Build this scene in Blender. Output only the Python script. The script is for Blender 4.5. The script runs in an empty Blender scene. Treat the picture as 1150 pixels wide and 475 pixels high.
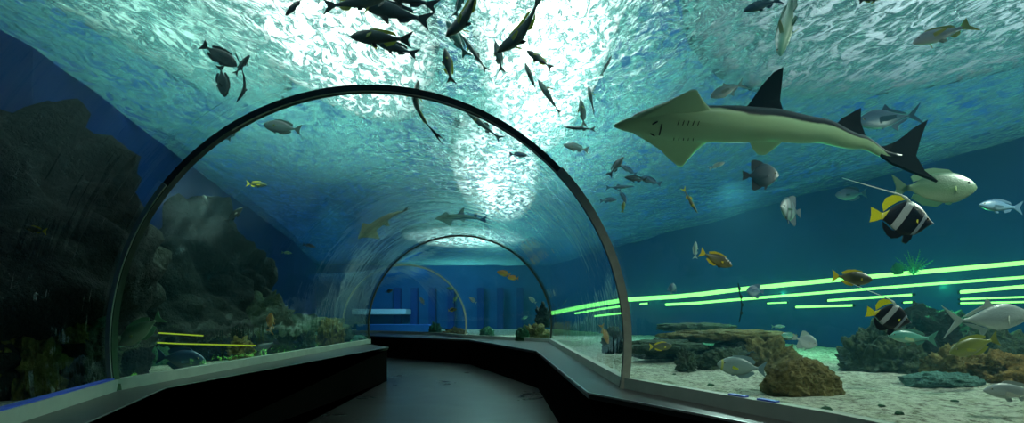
import bpy, bmesh, math, random
from mathutils import Vector, Matrix, noise
C = bpy.context.scene
COL = C.collection
R = math.radians
PI = math.pi
random.seed(7)

# ------------------------------------------------------------------ camera, sky, lights, exposure
FPX, HORIZ, CAMZ = 520.0, 356.0, 1.18
cam_d = bpy.data.cameras.new('camera'); cam = bpy.data.objects.new('camera', cam_d); COL.objects.link(cam)
cam.location = (0, 0, CAMZ); cam.rotation_euler = (R(90), 0, 0)
cam_d.sensor_fit = 'HORIZONTAL'; cam_d.sensor_width = 36; cam_d.lens = 36 * FPX / 1150
cam_d.shift_y = (HORIZ - 237.5) / 1150; cam_d.clip_start = 0.02; cam_d.clip_end = 200
C.camera = cam

def P(px, py, d):
    """point seen along a pixel of the photograph at distance d in front of the camera"""
    return Vector(((px - 575) * d / FPX, d, CAMZ + (HORIZ - py) * d / FPX))

C.view_settings.view_transform = 'Standard'; C.view_settings.look = 'None'
C.view_settings.gamma = 1; C.view_settings.use_curve_mapping = False
C.view_settings.exposure = 0.30
C.cycles.use_denoising = True
C.cycles.max_bounces = 10; C.cycles.transparent_max_bounces = 24
C.cycles.diffuse_bounces = 3; C.cycles.glossy_bounces = 4; C.cycles.transmission_bounces = 6
C.cycles.volume_bounces = 1; C.cycles.sample_clamp_indirect = 4.0
C.cycles.volume_step_rate = 4; C.cycles.caustics_reflective = False; C.cycles.caustics_refractive = False

w = bpy.data.worlds.new('world'); C.world = w; w.use_nodes = True
bg = w.node_tree.nodes['Background']
bg.inputs['Color'].default_value = (0.02, 0.20, 0.75, 1); bg.inputs['Strength'].default_value = 0.3

def aim(o, target):
    o.rotation_euler = (Vector(target) - o.location).to_track_quat('-Z', 'Y').to_euler()
def sun(name, direction, strength, color, angle=2.0):
    l = bpy.data.lights.new(name, 'SUN'); l.energy = strength; l.color = color; l.angle = R(angle)
    o = bpy.data.objects.new(name, l); COL.objects.link(o); o.location = (0, 0, 9)
    o.rotation_euler = Vector(direction).to_track_quat('-Z', 'Y').to_euler(); return o
def spot(name, loc, target, power, color, cone=60, blend=0.8, radius=0.15):
    l = bpy.data.lights.new(name, 'SPOT'); l.energy = power; l.color = color
    l.spot_size = R(cone); l.spot_blend = blend; l.shadow_soft_size = radius
    o = bpy.data.objects.new(name, l); COL.objects.link(o); o.location = loc; aim(o, target); return o
SURF = CAMZ + 2.5          # height of the water surface
spot('fill_spot', (5.4, 3.4, SURF - 0.15), (3.2, 4.2, 0.6), 400, (0.90, 1.0, 0.78), 120)  # bodiless spots added under the surface to fill sand, rocks and walls
spot('fill_spot', (3.9, 8.2, SURF - 0.15), (3.3, 7.0, 0.6), 320, (0.75, 1.0, 0.85), 120)
spot('fill_spot', (1.6, 1.2, SURF - 0.15), (2.6, 3.4, 0.6), 150, (0.90, 1.0, 0.80), 90)
spot('fill_spot', (-3.35, 5.6, SURF - 0.15), (-3.7, 5.6, 0.6), 150, (0.55, 1.0, 0.65), 80)
spot('fill_spot', (-3.6, 9.4, SURF - 0.15), (-3.7, 9.0, 0.6), 230, (0.55, 1.0, 0.70), 90)
spot('fill_spot', (1.6, 13.0, SURF - 0.15), (1.0, 12.5, 0.6), 430, (0.60, 1.0, 0.90), 120)
spot('fill_spot', (-4.0, 17.5, SURF - 0.15), (-4.0, 20, 0.9), 330, (0.40, 0.8, 1.0), 140)

# ------------------------------------------------------------------ helpers
class NT:
    """a small helper that builds a node material"""
    def __init__(s, name):
        s.m = bpy.data.materials.new(name); s.m.use_nodes = True
        s.t = s.m.node_tree; s.t.nodes.clear()
        s.out = s.t.nodes.new('ShaderNodeOutputMaterial')
    def n(s, typ, ins=None, **kw):
        nd = s.t.nodes.new('ShaderNode' + typ)
        for k, v in kw.items(): setattr(nd, k, v)
        for k, v in (ins or {}).items():
            if isinstance(v, bpy.types.NodeSocket): s.t.links.new(v, nd.inputs[k])
            else: nd.inputs[k].default_value = v
        return nd
    def surf(s, sock): s.t.links.new(sock, s.out.inputs['Surface']); return s.m
    def co(s, scale=(1, 1, 1), kind='Object', rot=(0, 0, 0)):
        tc = s.n('TexCoord')
        mp = s.n('Mapping', {'Vector': tc.outputs[kind], 'Scale': scale, 'Rotation': rot})
        return mp.outputs[0]
    def noise(s, vec, scale=5, detail=4, rough=0.6, dist=0.0):
        return s.n('TexNoise', {'Vector': vec, 'Scale': scale, 'Detail': detail, 'Roughness': rough, 'Distortion': dist}).outputs[0]
    def ramp(s, fac, stops, interp='LINEAR'):
        r = s.n('ValToRGB', {'Fac': fac}); cr = r.color_ramp; cr.interpolation = interp
        while len(cr.elements) < len(stops): cr.elements.new(0.5)
        for e, (p, c) in zip(cr.elements, stops):
            e.position = p; e.color = (c, c, c, 1) if isinstance(c, (int, float)) else tuple(c) + (1,)
        return r.outputs[0]
    def mix(s, fac, a, b, bt='MIX'):
        m = s.n('MixRGB', {'Fac': fac, 'Color1': a, 'Color2': b}, blend_type=bt); return m.outputs[0]
    def bump(s, h, strength=0.5, dist=0.02, normal=None):
        ins = {'Height': h, 'Strength': strength, 'Distance': dist}
        if normal is not None: ins['Normal'] = normal
        return s.n('Bump', ins).outputs[0]
    def math(s, op, a, b=0.0):
        nd = s.n('Math', operation=op)
        for i, v in enumerate((a, b)):
            if isinstance(v, bpy.types.NodeSocket): s.t.links.new(v, nd.inputs[i])
            else: nd.inputs[i].default_value = v
        return nd.outputs[0]
    def pbr(s, color, rough=0.6, normal=None, spec=0.5, metal=0.0, **kw):
        if not isinstance(color, bpy.types.NodeSocket): color = tuple(color) + (1,)
        ins = {'Base Color': color, 'Roughness': rough, 'Specular IOR Level': spec, 'Metallic': metal}
        if normal is not None: ins['Normal'] = normal
        ins.update(kw)
        return s.surf(s.n('BsdfPrincipled', ins).outputs[0])

def plain(name, color, rough=0.6, metal=0.0, spec=0.5, nscale=20, amt=0.25):
    t = NT(name); v = t.co()
    f = t.noise(v, nscale, 3)
    c = t.mix(f, tuple(x * (1 - amt) for x in color) + (1,), tuple(min(1, x * (1 + amt)) for x in color) + (1,))
    return t.pbr(c, rough, t.bump(f, 0.15, 0.01), spec, metal)

def mesh_obj(name, bm, mat=None, parent=None, smooth=False):
    me = bpy.data.meshes.new(name); bm.to_mesh(me); bm.free()
    o = bpy.data.objects.new(name, me); COL.objects.link(o)
    for m in (mat if isinstance(mat, (list, tuple)) else [mat]):
        if m: me.materials.append(m)
    if smooth:
        for p in me.polygons: p.use_smooth = True
    if parent: o.parent = parent
    return o
def empty(name, loc=(0, 0, 0)):
    o = bpy.data.objects.new(name, None); COL.objects.link(o); o.location = loc; o.empty_display_size = 0.1; return o
def tag(o, label=None, cat=None, group=None, kind=None):
    if label: o['label'] = label
    if cat: o['category'] = cat
    if group: o['group'] = group
    if kind: o['kind'] = kind
    return o
def add_box(bm, a, b, bevel=0.0):
    r = bmesh.ops.create_cube(bm, size=1)
    c = (Vector(a) + Vector(b)) / 2; d = Vector(b) - Vector(a)
    for v in r['verts']: v.co = Vector((v.co.x * d.x, v.co.y * d.y, v.co.z * d.z)) + c
    if bevel: bmesh.ops.bevel(bm, geom=list({e for v in r['verts'] for e in v.link_edges}), offset=bevel, segments=2, affect='EDGES')
def poly_prism(bm, pts, z0, z1):
    lo = [bm.verts.new((x, y, z0)) for x, y in pts]; hi = [bm.verts.new((x, y, z1)) for x, y in pts]
    n = len(pts)
    bm.faces.new(hi); bm.faces.new(lo[::-1])
    for i in range(n): bm.faces.new((lo[i], lo[(i + 1) % n], hi[(i + 1) % n], hi[i]))
    bmesh.ops.recalc_face_normals(bm, faces=bm.faces)
def sweep(bm, pts, ups, w, h, closed=False):
    """rectangular bar along 3-D points; ups = 'height' direction for each point"""
    rings = []; n = len(pts)
    for i, p in enumerate(pts):
        p = Vector(p); a = Vector(pts[max(0, i - 1)]); b = Vector(pts[min(n - 1, i + 1)])
        t = (b - a).normalized(); u = Vector(ups[i] if isinstance(ups, list) else ups).normalized()
        s = t.cross(u).normalized()
        rings.append([bm.verts.new(p + s * x * w / 2 + u * y * h / 2) for x, y in ((-1, -1), (1, -1), (1, 1), (-1, 1))])
    for r0, r1 in zip(rings, rings[1:]):
        for k in range(4): bm.faces.new((r0[k], r0[(k + 1) % 4], r1[(k + 1) % 4], r1[k]))
    bm.faces.new(rings[0]); bm.faces.new(rings[-1][::-1])
    bmesh.ops.recalc_face_normals(bm, faces=bm.faces)
def tube(bm, pts, radii, seg=8):
    rings = []; n = len(pts)
    for i, p in enumerate(pts):
        p = Vector(p); a = Vector(pts[max(0, i - 1)]); b = Vector(pts[min(n - 1, i + 1)])
        t = (b - a).normalized(); ref = Vector((0, 0, 1)) if abs(t.z) < 0.9 else Vector((1, 0, 0))
        s = t.cross(ref).normalized(); u = s.cross(t)
        r = radii[i] if isinstance(radii, (list, tuple)) else radii
        rings.append([bm.verts.new(p + s * math.cos(k * 2 * PI / seg) * r + u * math.sin(k * 2 * PI / seg) * r) for k in range(seg)])
    for r0, r1 in zip(rings, rings[1:]):
        for k in range(seg): bm.faces.new((r0[k], r0[(k + 1) % seg], r1[(k + 1) % seg], r1[k]))
    bm.faces.new(rings[0][::-1]); bm.faces.new(rings[-1])

# ------------------------------------------------------------------ materials of the place
def m_surface():
    t = NT('rippled_water_surface')
    geo = t.n('NewGeometry')
    v = t.n('Mapping', {'Vector': geo.outputs['Position'], 'Scale': (1.0, 0.55, 1.0), 'Rotation': (0, 0, R(25))}).outputs[0]
    a = t.noise(v, 1.5, 3, 0.6, 1.0); b = t.noise(v, 9.5, 4, 0.62, 1.3)
    h = t.math('ADD', t.math('MULTIPLY', a, 1.3), t.math('MULTIPLY', b, 0.42))
    nrm = t.bump(h, 1.0, 0.42)
    nrm2 = t.bump(h, 1.0, 0.22)
    # see-through specks patterned on the crests to imitate glitter
    cell = t.ramp(b, [(0.49, 0.0), (0.57, 1.0)])
    wide = t.ramp(a, [(0.35, 0.25), (0.65, 1.0)])
    hole = t.math('ADD', t.math('MULTIPLY', t.math('MULTIPLY', cell, wide), 0.75), 0.025)
    tr = t.n('BsdfTransparent', {'Color': (0.85, 1.0, 0.97, 1)})
    rf = t.n('BsdfRefraction', {'Color': (0.80, 1, 0.93, 1), 'Roughness': 0.05, 'IOR': 1.33, 'Normal': nrm})
    gl = t.n('BsdfGlossy', {'Color': (0.65, 1, 0.93, 1), 'Roughness': 0.05, 'Normal': nrm2})
    tl = t.n('BsdfTranslucent', {'Color': (0.20, 0.70, 0.62, 1), 'Normal': nrm})
    m1 = t.n('MixShader', {0: 0.45, 1: rf.outputs[0], 2: gl.outputs[0]})
    m2 = t.n('MixShader', {0: 0.22, 1: m1.outputs[0], 2: tl.outputs[0]})
    m3 = t.n('MixShader', {0: hole, 1: m2.outputs[0], 2: tr.outputs[0]})
    return t.surf(m3.outputs[0])
def m_acrylic(name, f0, f1, tint):
    t = NT(name); v = t.co((1, 1, 1))
    nz = t.noise(v, 1.2, 3, 0.5); nz2 = t.noise(t.co((0.25, 5.0, 0.25)), 1.3, 3, 0.5)
    nrm = t.bump(t.math('ADD', nz, t.math('MULTIPLY', nz2, 0.35)), 0.35, 0.05)
    lw = t.n('LayerWeight', {'Blend': 0.5, 'Normal': nrm}).outputs['Facing']
    fac = t.math('ADD', t.math('MULTIPLY', t.math('POWER', lw, 3.6), f1), f0)
    tr = t.n('BsdfTransparent', {'Color': tint + (1,)})
    gl = t.n('BsdfGlossy', {'Color': (0.9, 1, 0.97, 1), 'Roughness': 0.03, 'Normal': nrm})
    return t.surf(t.n('MixShader', {0: fac, 1: tr.outputs[0], 2: gl.outputs[0]}).outputs[0])
def m_sand():
    t = NT('coral_sand'); v = t.co()
    n1 = t.noise(v, 8, 9, 0.80, 0.3); n2 = t.noise(v, 18, 8, 0.8); n3 = t.noise(v, 0.7, 3)
    c = t.ramp(n1, [(0.30, (0.12, 0.14, 0.07)), (0.41, (0.52, 0.56, 0.38)), (0.50, (0.88, 0.90, 0.74))])
    c = t.mix(t.ramp(n2, [(0.42, 1.0), (0.49, 0.0)]), c, (0.22, 0.22, 0.15, 1))
    c = t.mix(t.math('MULTIPLY', n3, 0.12), c, (0.42, 0.46, 0.36, 1))
    return t.pbr(c, 0.9, t.bump(t.math('ADD', n1, n2), 1.0, 0.10), 0.2)
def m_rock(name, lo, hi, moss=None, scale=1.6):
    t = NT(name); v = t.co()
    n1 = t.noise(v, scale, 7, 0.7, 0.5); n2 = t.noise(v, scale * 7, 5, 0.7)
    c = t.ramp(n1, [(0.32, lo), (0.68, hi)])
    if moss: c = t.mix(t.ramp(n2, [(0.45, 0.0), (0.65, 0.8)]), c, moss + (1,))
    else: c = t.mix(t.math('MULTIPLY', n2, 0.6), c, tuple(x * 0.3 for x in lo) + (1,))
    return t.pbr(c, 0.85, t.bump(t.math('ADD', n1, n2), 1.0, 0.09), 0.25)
M = {}
M['surface'] = m_surface()
M['acrylic'] = m_acrylic('clear_acrylic', 0.045, 0.9, (0.97, 1.0, 0.985))
M['acrylic_wet'] = m_acrylic('clear_acrylic_water_side', 0.004, 0.06, (0.99, 1.0, 0.995))
M['sand'] = m_sand()
M['blue_wall'] = plain('painted_blue_tank_wall', (0.003, 0.032, 0.17), 0.8, nscale=0.6, amt=0.35, spec=0.2)
M['back_wall'] = plain('painted_tank_back_wall', (0.008, 0.09, 0.24), 0.8, nscale=1.2, amt=0.35, spec=0.2)
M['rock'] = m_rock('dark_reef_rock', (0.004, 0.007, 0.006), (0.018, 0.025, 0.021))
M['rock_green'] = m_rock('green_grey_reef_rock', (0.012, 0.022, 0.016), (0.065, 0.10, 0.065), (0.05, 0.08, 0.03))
M['rock_brown'] = m_rock('brown_encrusted_rock', (0.10, 0.075, 0.02), (0.32, 0.26, 0.09), (0.05, 0.045, 0.01), 3)
M['rock_orange'] = m_rock('orange_encrusted_rock', (0.12, 0.08, 0.02), (0.45, 0.27, 0.07), (0.06, 0.06, 0.02), 3)
M['rock_teal'] = m_rock('teal_flat_coral', (0.04, 0.16, 0.14), (0.22, 0.45, 0.38), None, 4)
M['coral_yellow'] = m_rock('yellow_green_coral', (0.10, 0.11, 0.02), (0.35, 0.36, 0.08), None, 6)
M['coral_green'] = m_rock('dull_green_coral', (0.02, 0.10, 0.05), (0.10, 0.30, 0.16), None, 6)
M['black'] = plain('black_painted_panel', (0.005, 0.005, 0.005), 0.7, spec=0.0)
M['ledge'] = plain('dark_ledge_top', (0.035, 0.032, 0.030), 0.32, spec=0.6, nscale=8)
M['steel'] = plain('brushed_steel_edge', (0.55, 0.55, 0.55), 0.3, 0.9)
M['seam'] = plain('dark_olive_joint_metal', (0.035, 0.04, 0.03), 0.35, 0.3)
M['seam_gold'] = plain('pale_joint_bead', (0.55, 0.52, 0.36), 0.4)
M['seam_grey'] = plain('grey_joint_sleeve', (0.30, 0.32, 0.27), 0.45)
M['curb'] = plain('pale_grey_sealing_curb', (0.34, 0.38, 0.33), 0.6, nscale=6)
M['blue_tape'] = plain('blue_sealing_strip', (0.03, 0.08, 0.55), 0.5)
def m_floor():
    t = NT('dark_polished_floor'); v = t.co((0.5, 0.9, 1), rot=(0, 0, R(35)))
    n1 = t.noise(v, 1.6, 5, 0.6, 0.5); n2 = t.noise(t.co(), 30, 3)
    c = t.ramp(n1, [(0.2, (0.028, 0.031, 0.030)), (0.8, (0.036, 0.038, 0.036))])
    return t.pbr(c, t.ramp(n1, [(0.3, 0.26), (0.7, 0.34)]), t.bump(n2, 0.03, 0.01), 0.6)
M['floor'] = m_floor()
def m_reflection():  # emissive colour standing for green reflections on the acrylic
    t = NT('green_reflection_glow')
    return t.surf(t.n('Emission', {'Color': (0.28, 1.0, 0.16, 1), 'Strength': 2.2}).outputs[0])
M['led'] = m_reflection()

# ------------------------------------------------------------------ the setting
# tunnel stations: (centre x, centre y, radius, heading in degrees)
ST = [(1.15, -3.2, 2.05, 16), (0.62, -1.2, 2.05, 16), (-0.30, 1.8, 2.02, 14), (-1.07, 3.59, 2.0, 2), (-1.10, 7.0, 2.0, 0),
      (-1.11, 10.1, 2.0, 4), (-2.79, 12.2, 1.6, 12), (-3.6, 13.4, 1.6, 40), (-5.2, 14.6, 1.6, 65), (-7.6, 15.4, 1.6, 80)]
CZ = CAMZ - 0.21; LEDGE = 0.62
def ring_pt(st, a, dr=0.0):
    cx, cy, r, hd = st
    r += dr; x = math.cos(a) * r; z = math.sin(a) * r
    return Vector((cx + x * math.cos(R(hd)), cy + x * math.sin(R(hd)), CZ + z))
def foot_angle(r): return -math.asin((CZ - LEDGE + 0.02) / r)
def panel(name, s0, s1, nseg=10):
    bm = bmesh.new(); n = 48
    lay = []
    for dr in (0.0, 0.06):
        g = []
        for i in range(nseg + 1):
            f = i / nseg; st = tuple(a + (b - a) * f for a, b in zip(s0, s1)); fa = foot_angle(st[2])
            g.append([bm.verts.new(ring_pt(st, fa + (PI - 2 * fa) * k / n, dr)) for k in range(n + 1)])
        lay.append(g)
    for li, g in enumerate(lay):
        for i in range(nseg):
            for k in range(n):
                q = (g[i][k], g[i + 1][k], g[i + 1][k + 1], g[i][k + 1])
                f = bm.faces.new(q if li else q[::-1]); f.material_index = li; f.smooth = True
    o = mesh_obj(name, bm, [M['acrylic'], M['acrylic_wet']])
    tag(o, kind='structure'); return o
for i, (a, b) in enumerate(((0, 1), (1, 2), (2, 3), (3, 4), (4, 5), (5, 6), (6, 7), (7, 8), (8, 9))):
    panel('window_%d' % (i + 1), ST[a], ST[b])

def seam(name, st, width, depth, mats, label):
    root = empty(name, (st[0], st[1], LEDGE))
    n = 64; fa = foot_angle(st[2])
    def arc(rr, a0, a1, w_, h_, mat, nm, dy=0.0):
        bm = bmesh.new(); pts = []; ups = []
        for k in range(n + 1):
            a = a0 + (a1 - a0) * k / n
            p = ring_pt(st, a, rr) ; q = ring_pt(st, a, rr + 1)
            p = p + Vector((math.sin(R(st[3])), -math.cos(R(st[3])), 0)) * dy
            pts.append(p - root.location); ups.append(q - ring_pt(st, a, rr))
        sweep(bm, pts, ups, w_, h_)
        return mesh_obj(nm, bm, mat, root)
    arc(-depth / 2, fa, PI - fa, width, depth, mats[0], 'joint_band')
    e = PI * 0.30
    if mats[1]:
        arc(-depth / 2, fa, fa + e, 0.014, depth * 1.35, mats[1], 'joint_sleeve', width / 2 + 0.005)
        arc(-depth / 2, PI - fa - e * 0.9, PI - fa, 0.014, depth * 0.75, mats[1], 'joint_sleeve', width / 2 + 0.005)
        arc(-depth - 0.004, fa + e, PI - fa - e * 1.25, width * 0.15, 0.006, mats[2], 'edge_bead', width * 0.4)
    tag(root, label, 'tunnel joint ring'); return root
seam('tunnel_joint_ring', ST[3], 0.055, 0.046, (M['seam'], M['seam_grey'], M['seam_gold']),
     'large nearest dark arch joint framing the middle of the tunnel')
seam('tunnel_joint_ring', ST[5], 0.05, 0.035, (M['seam'], None, None),
     'middle thin dark arch joint further down the tunnel')
seam('tunnel_joint_ring', ST[6], 0.05, 0.04, (M['seam_gold'], None, None),
     'smallest farthest pale golden arch joint inside the other two')

# base line of the glass on each side, from the stations
def foot(st, side, dr=0.0):
    fa = foot_angle(st[2]); return ring_pt(st, fa if side > 0 else PI - fa, dr)
Rf = [foot(s, 1) for s in ST]; Lf = [foot(s, -1) for s in ST]
def curb(name, fl, side, y0):
    bm = bmesh.new(); pts = [Vector((p.x, p.y, LEDGE + 0.035)) for p in fl]
    sweep(bm, pts, Vector((0, 0, 1)), 0.07, 0.10); o = mesh_obj(name, bm, M['curb']); tag(o, kind='structure')
curb('trim_1', Rf, 1, 0); curb('trim_2', Lf, -1, 0)
# ledges
LE = [(-2.65, -3.2), (-2.15, 0.8), (-2.25, 2.45), (-2.73, 3.64), (-2.29, 8.56), (-3.2, 9.7), (-5.2, 11.4), (-8.4, 12.6)]
RE = [(2.2, -3.2), (1.62, 0.8), (1.25, 2.45), (0.567, 3.43), (0.41, 7.66), (-1.05, 11.5), (-4.1, 13.9), (-7.8, 15.3)]
def ledge(side, edge, fl, label):
    root = empty('viewing_ledge', (edge[3][0], edge[3][1], 0))
    out = [(p.x + (0.05 * side), p.y) for p in fl]
    poly = edge + out[::-1]
    loc = [(x - edge[3][0], y - edge[3][1]) for x, y in poly]
    bm = bmesh.new(); poly_prism(bm, loc, LEDGE - 0.045, LEDGE); mesh_obj('ledge_top', bm, M['ledge'], root)
    inner = [(x + 0.02 * side - edge[3][0], y - edge[3][1]) for x, y in edge] + [(x - edge[3][0], y - edge[3][1]) for x, y in out[::-1]]
    bm = bmesh.new(); poly_prism(bm, inner, 0.0, LEDGE - 0.045); mesh_obj('front_panel', bm, M['black'], root)
    bm = bmesh.new()
    sweep(bm, [Vector((x - 0.004 * side - edge[3][0], y - edge[3][1], LEDGE - 0.004)) for x, y in edge], Vector((0, 0, 1)), 0.014, 0.014)
    mesh_obj('metal_edge', bm, M['steel'], root)
    tag(root, label, 'ledge')
ledge(-1, LE, Lf, 'black ledge along the left side of the walkway')
ledge(1, RE, Rf, 'black ledge along the right side and far bend of the walkway')
# blue strip on top of the left curb, a few scraps on the right
bm = bmesh.new(); sweep(bm, [Vector((p.x - 0.005, p.y, LEDGE + 0.09)) for p in Lf[1:4]], Vector((0, 0, 1)), 0.05, 0.012)
tag(mesh_obj('trim_3', bm, M['blue_tape']), kind='structure')
for k, (a, b) in enumerate(((0.60, 0.67), (0.72, 0.79))):
    bm = bmesh.new(); p, q = Rf[3].lerp(Rf[2], a), Rf[3].lerp(Rf[2], b)
    sweep(bm, [Vector((p.x, p.y, LEDGE + 0.089)), Vector((q.x, q.y, LEDGE + 0.089))], Vector((0, 0, 1)), 0.04, 0.01)
    tag(mesh_obj('trim_%d' % (4 + k), bm, M['blue_tape']), kind='structure')
# floor of the walkway
bm = bmesh.new(); poly_prism(bm, [(x - 0.1, y) for x, y in LE] + [(x + 0.1, y + 0.1) for x, y in RE[::-1]], -0.06, 0.0)
tag(mesh_obj('floor', bm, M['floor']), kind='structure')

# sand bed on both sides
foot_poly = [(p.x - 0.03, p.y) for p in Rf] + [(p.x + 0.03, p.y) for p in Lf[::-1]]
def inside(x, y, poly):
    c = False; n = len(poly); j = n - 1
    for i in range(n):
        xi, yi = poly[i]; xj, yj = poly[j]
        if (yi > y) != (yj > y) and x < (xj - xi) * (y - yi) / (yj - yi) + xi: c = not c
        j = i
    return c
def sand_z(x, y):
    z = 0.585 + 0.05 * noise.noise((x * 0.8, y * 0.8, 0)) + 0.022 * noise.noise((x * 4, y * 4, 3))
    return z
bm = bmesh.new(); nx, ny = 260, 300; x0, x1, y0, y1 = -11.0, 11.0, -3.4, 25.0; g = {}
for i in range(nx + 1):
    for j in range(ny + 1):
        x = x0 + (x1 - x0) * i / nx; y = y0 + (y1 - y0) * j / ny
        g[i, j] = bm.verts.new((x, y, sand_z(x, y)))
for i in range(nx):
    for j in range(ny):
        x = x0 + (x1 - x0) * (i + .5) / nx; y = y0 + (y1 - y0) * (j + .5) / ny
        if not inside(x, y, foot_poly): bm.faces.new((g[i, j], g[i + 1, j], g[i + 1, j + 1], g[i, j + 1])).smooth = True
bmesh.ops.delete(bm, geom=[v for v in bm.verts if not v.link_faces], context='VERTS')
tag(mesh_obj('sandy_tank_floor', bm, M['sand']), kind='structure')

# tank walls
def wall(name, pts, z0, z1, mat, t=0.3, s=1):
    bm = bmesh.new(); n = len(pts)
    off = []
    for i in range(n):
        a = Vector(pts[max(0, i - 1)]); b = Vector(pts[min(n - 1, i + 1)]); d = (b - a).normalized()
        off.append((pts[i][0] + d.y * t * s, pts[i][1] - d.x * t * s))
    poly_prism(bm, list(pts) + off[::-1], z0, z1)
    return tag(mesh_obj(name, bm, mat), kind='structure')
wall('wall_right', [(10.2, -3.5), (8.9, 2.0), (7.2, 6.5), (3.85, 16), (1.9, 22.5)], 0.3, SURF + 0.25, M['blue_wall'])
wall('wall_left', [(-4.6, -3.5), (-4.45, 4.3), (-7.3, 15.5), (-9.5, 22.5)], 0.3, SURF + 0.25, M['blue_wall'], s=-1)
wall('wall_back', [(-10.5, 22.5), (2.6, 22.5)], 0.3, SURF + 0.25, M['back_wall'], s=-1)
wall('wall_front', [(-5, -3.5), (10.5, -3.5)], -0.1, SURF + 0.25, M['blue_wall'])

# glowing discs added over the tank to make the glare on the ripples
def glare_light(cx, cy, rx, ry, z, strength, color, label):
    t = NT('glare_light_glow'); g = t.n('TexCoord').outputs['Generated']
    d = t.n('VectorMath', {0: t.n('Mapping', {'Vector': g, 'Scale': (1, 1, 0)}).outputs[0], 1: (0.5, 0.5, 0.0)}, operation='DISTANCE').outputs['Value']
    e = t.math('MULTIPLY', t.math('POWER', t.ramp(d, [(0.0, 1.0), (0.5, 0.0)]), 0.8), strength)
    m = t.surf(t.n('Emission', {'Color': color + (1,), 'Strength': e}).outputs[0])
    root = empty('glare_light', (cx, cy, z)); n = 40
    def disc(k, z0, z1, mat, nm):
        bm = bmesh.new(); poly_prism(bm, [(math.cos(i * 2 * PI / n) * rx * k, math.sin(i * 2 * PI / n) * ry * k) for i in range(n)], z0, z1)
        mesh_obj(nm, bm, mat, root)
    disc(1.0, 0.0, 0.03, m, 'diffuser'); disc(1.04, 0.031, 0.2, M['black'], 'housing')
    tag(root, label, 'roof light')  # added glowing discs for the glare, not lamps of the roof
glare_light(-2.4, 5.8, 1.35, 3.2, SURF + 1.3, 8, (0.97, 1.0, 0.97), 'broad white added light glaring through the ripples left of centre')
glare_light(0.45, 6.4, 0.95, 4.6, SURF + 1.3, 13, (1.0, 1.0, 0.98), 'brightest long added light glaring above the right half of the large arch')
glare_light(-0.4, 13.6, 1.2, 5.2, SURF + 1.3, 11, (0.9, 1.0, 0.98), 'farther long added light glaring down the tunnel')
glare_light(-2.2, 22.5, 3.0, 3.2, SURF + 1.3, 6, (0.75, 1.0, 0.95), 'farthest added light glowing beyond the smallest arch')
glare_light(5.4, 4.4, 3.4, 3.6, SURF + 1.3, 1.5, (0.80, 0.93, 1.0), 'pale added light whitening the water at upper right')
glare_light(-4.4, 5.2, 1.2, 3.0, SURF + 1.3, 2.0, (0.6, 1.0, 0.85), 'greenish added light behind the ripples at upper left')

# rippled water surface
bm = bmesh.new(); nx, ny = 220, 320; g = []
for j in range(ny + 1):
    row = []
    for i in range(nx + 1):
        x = -10.0 + 20.5 * i / nx; y = -3.5 + 26.2 * j / ny
        z = SURF + 0.05 * noise.noise((x * 0.9, y * 0.7, 1)) + 0.03 * noise.noise((x * 2.6 + y, y * 2.0, 5))
        row.append(bm.verts.new((x, y, z)))
    g.append(row)
for j in range(ny):
    for i in range(nx): bm.faces.new((g[j][i], g[j][i + 1], g[j + 1][i + 1], g[j + 1][i])).smooth = True
tag(mesh_obj('water_surface', bm, M['surface']), kind='structure')

# the water itself: faintly scattering body that fills the tank
USE_VOL = True
if USE_VOL:
    t = NT('sea_water')
    sc = t.n('VolumeScatter', {'Color': (0.18, 0.72, 1.0, 1), 'Density': 0.008, 'Anisotropy': 0.3})
    ab = t.n('VolumeAbsorption', {'Color': (0.22, 0.80, 0.97, 1), 'Density': 0.055})
    ad = t.n('AddShader', {0: sc.outputs[0], 1: ab.outputs[0]})
    t.t.links.new(ad.outputs[0], t.out.inputs['Volume'])
    bm = bmesh.new(); add_box(bm, (-12, -3.9, -0.3), (11, 23.2, SURF + 0.2))
    rings = []; n = 32                      # the dry space of the tunnel is left out of the water
    for st in ST:
        fa = foot_angle(st[2]); pts = [ring_pt(st, fa + (PI - 2 * fa) * k / n, 0.07) for k in range(n + 1)]
        pts = [Vector((pts[0].x, pts[0].y, -0.12))] + pts + [Vector((pts[-1].x, pts[-1].y, -0.12))]
        rings.append([bm.verts.new(p) for p in pts])
    m_ = len(rings[0])
    for r0, r1 in zip(rings, rings[1:]):
        for k in range(m_): bm.faces.new((r0[k], r0[(k + 1) % m_], r1[(k + 1) % m_], r1[k]))
    bm.faces.new(rings[0][::-1]); bm.faces.new(rings[-1])
    cav = set(v for r in rings for v in r)
    fs = [f for f in bm.faces if all(v in cav for v in f.verts)]
    bmesh.ops.recalc_face_normals(bm, faces=fs); bmesh.ops.reverse_faces(bm, faces=fs)
    tag(mesh_obj('sea_water', bm, t.m), kind='stuff')

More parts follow.
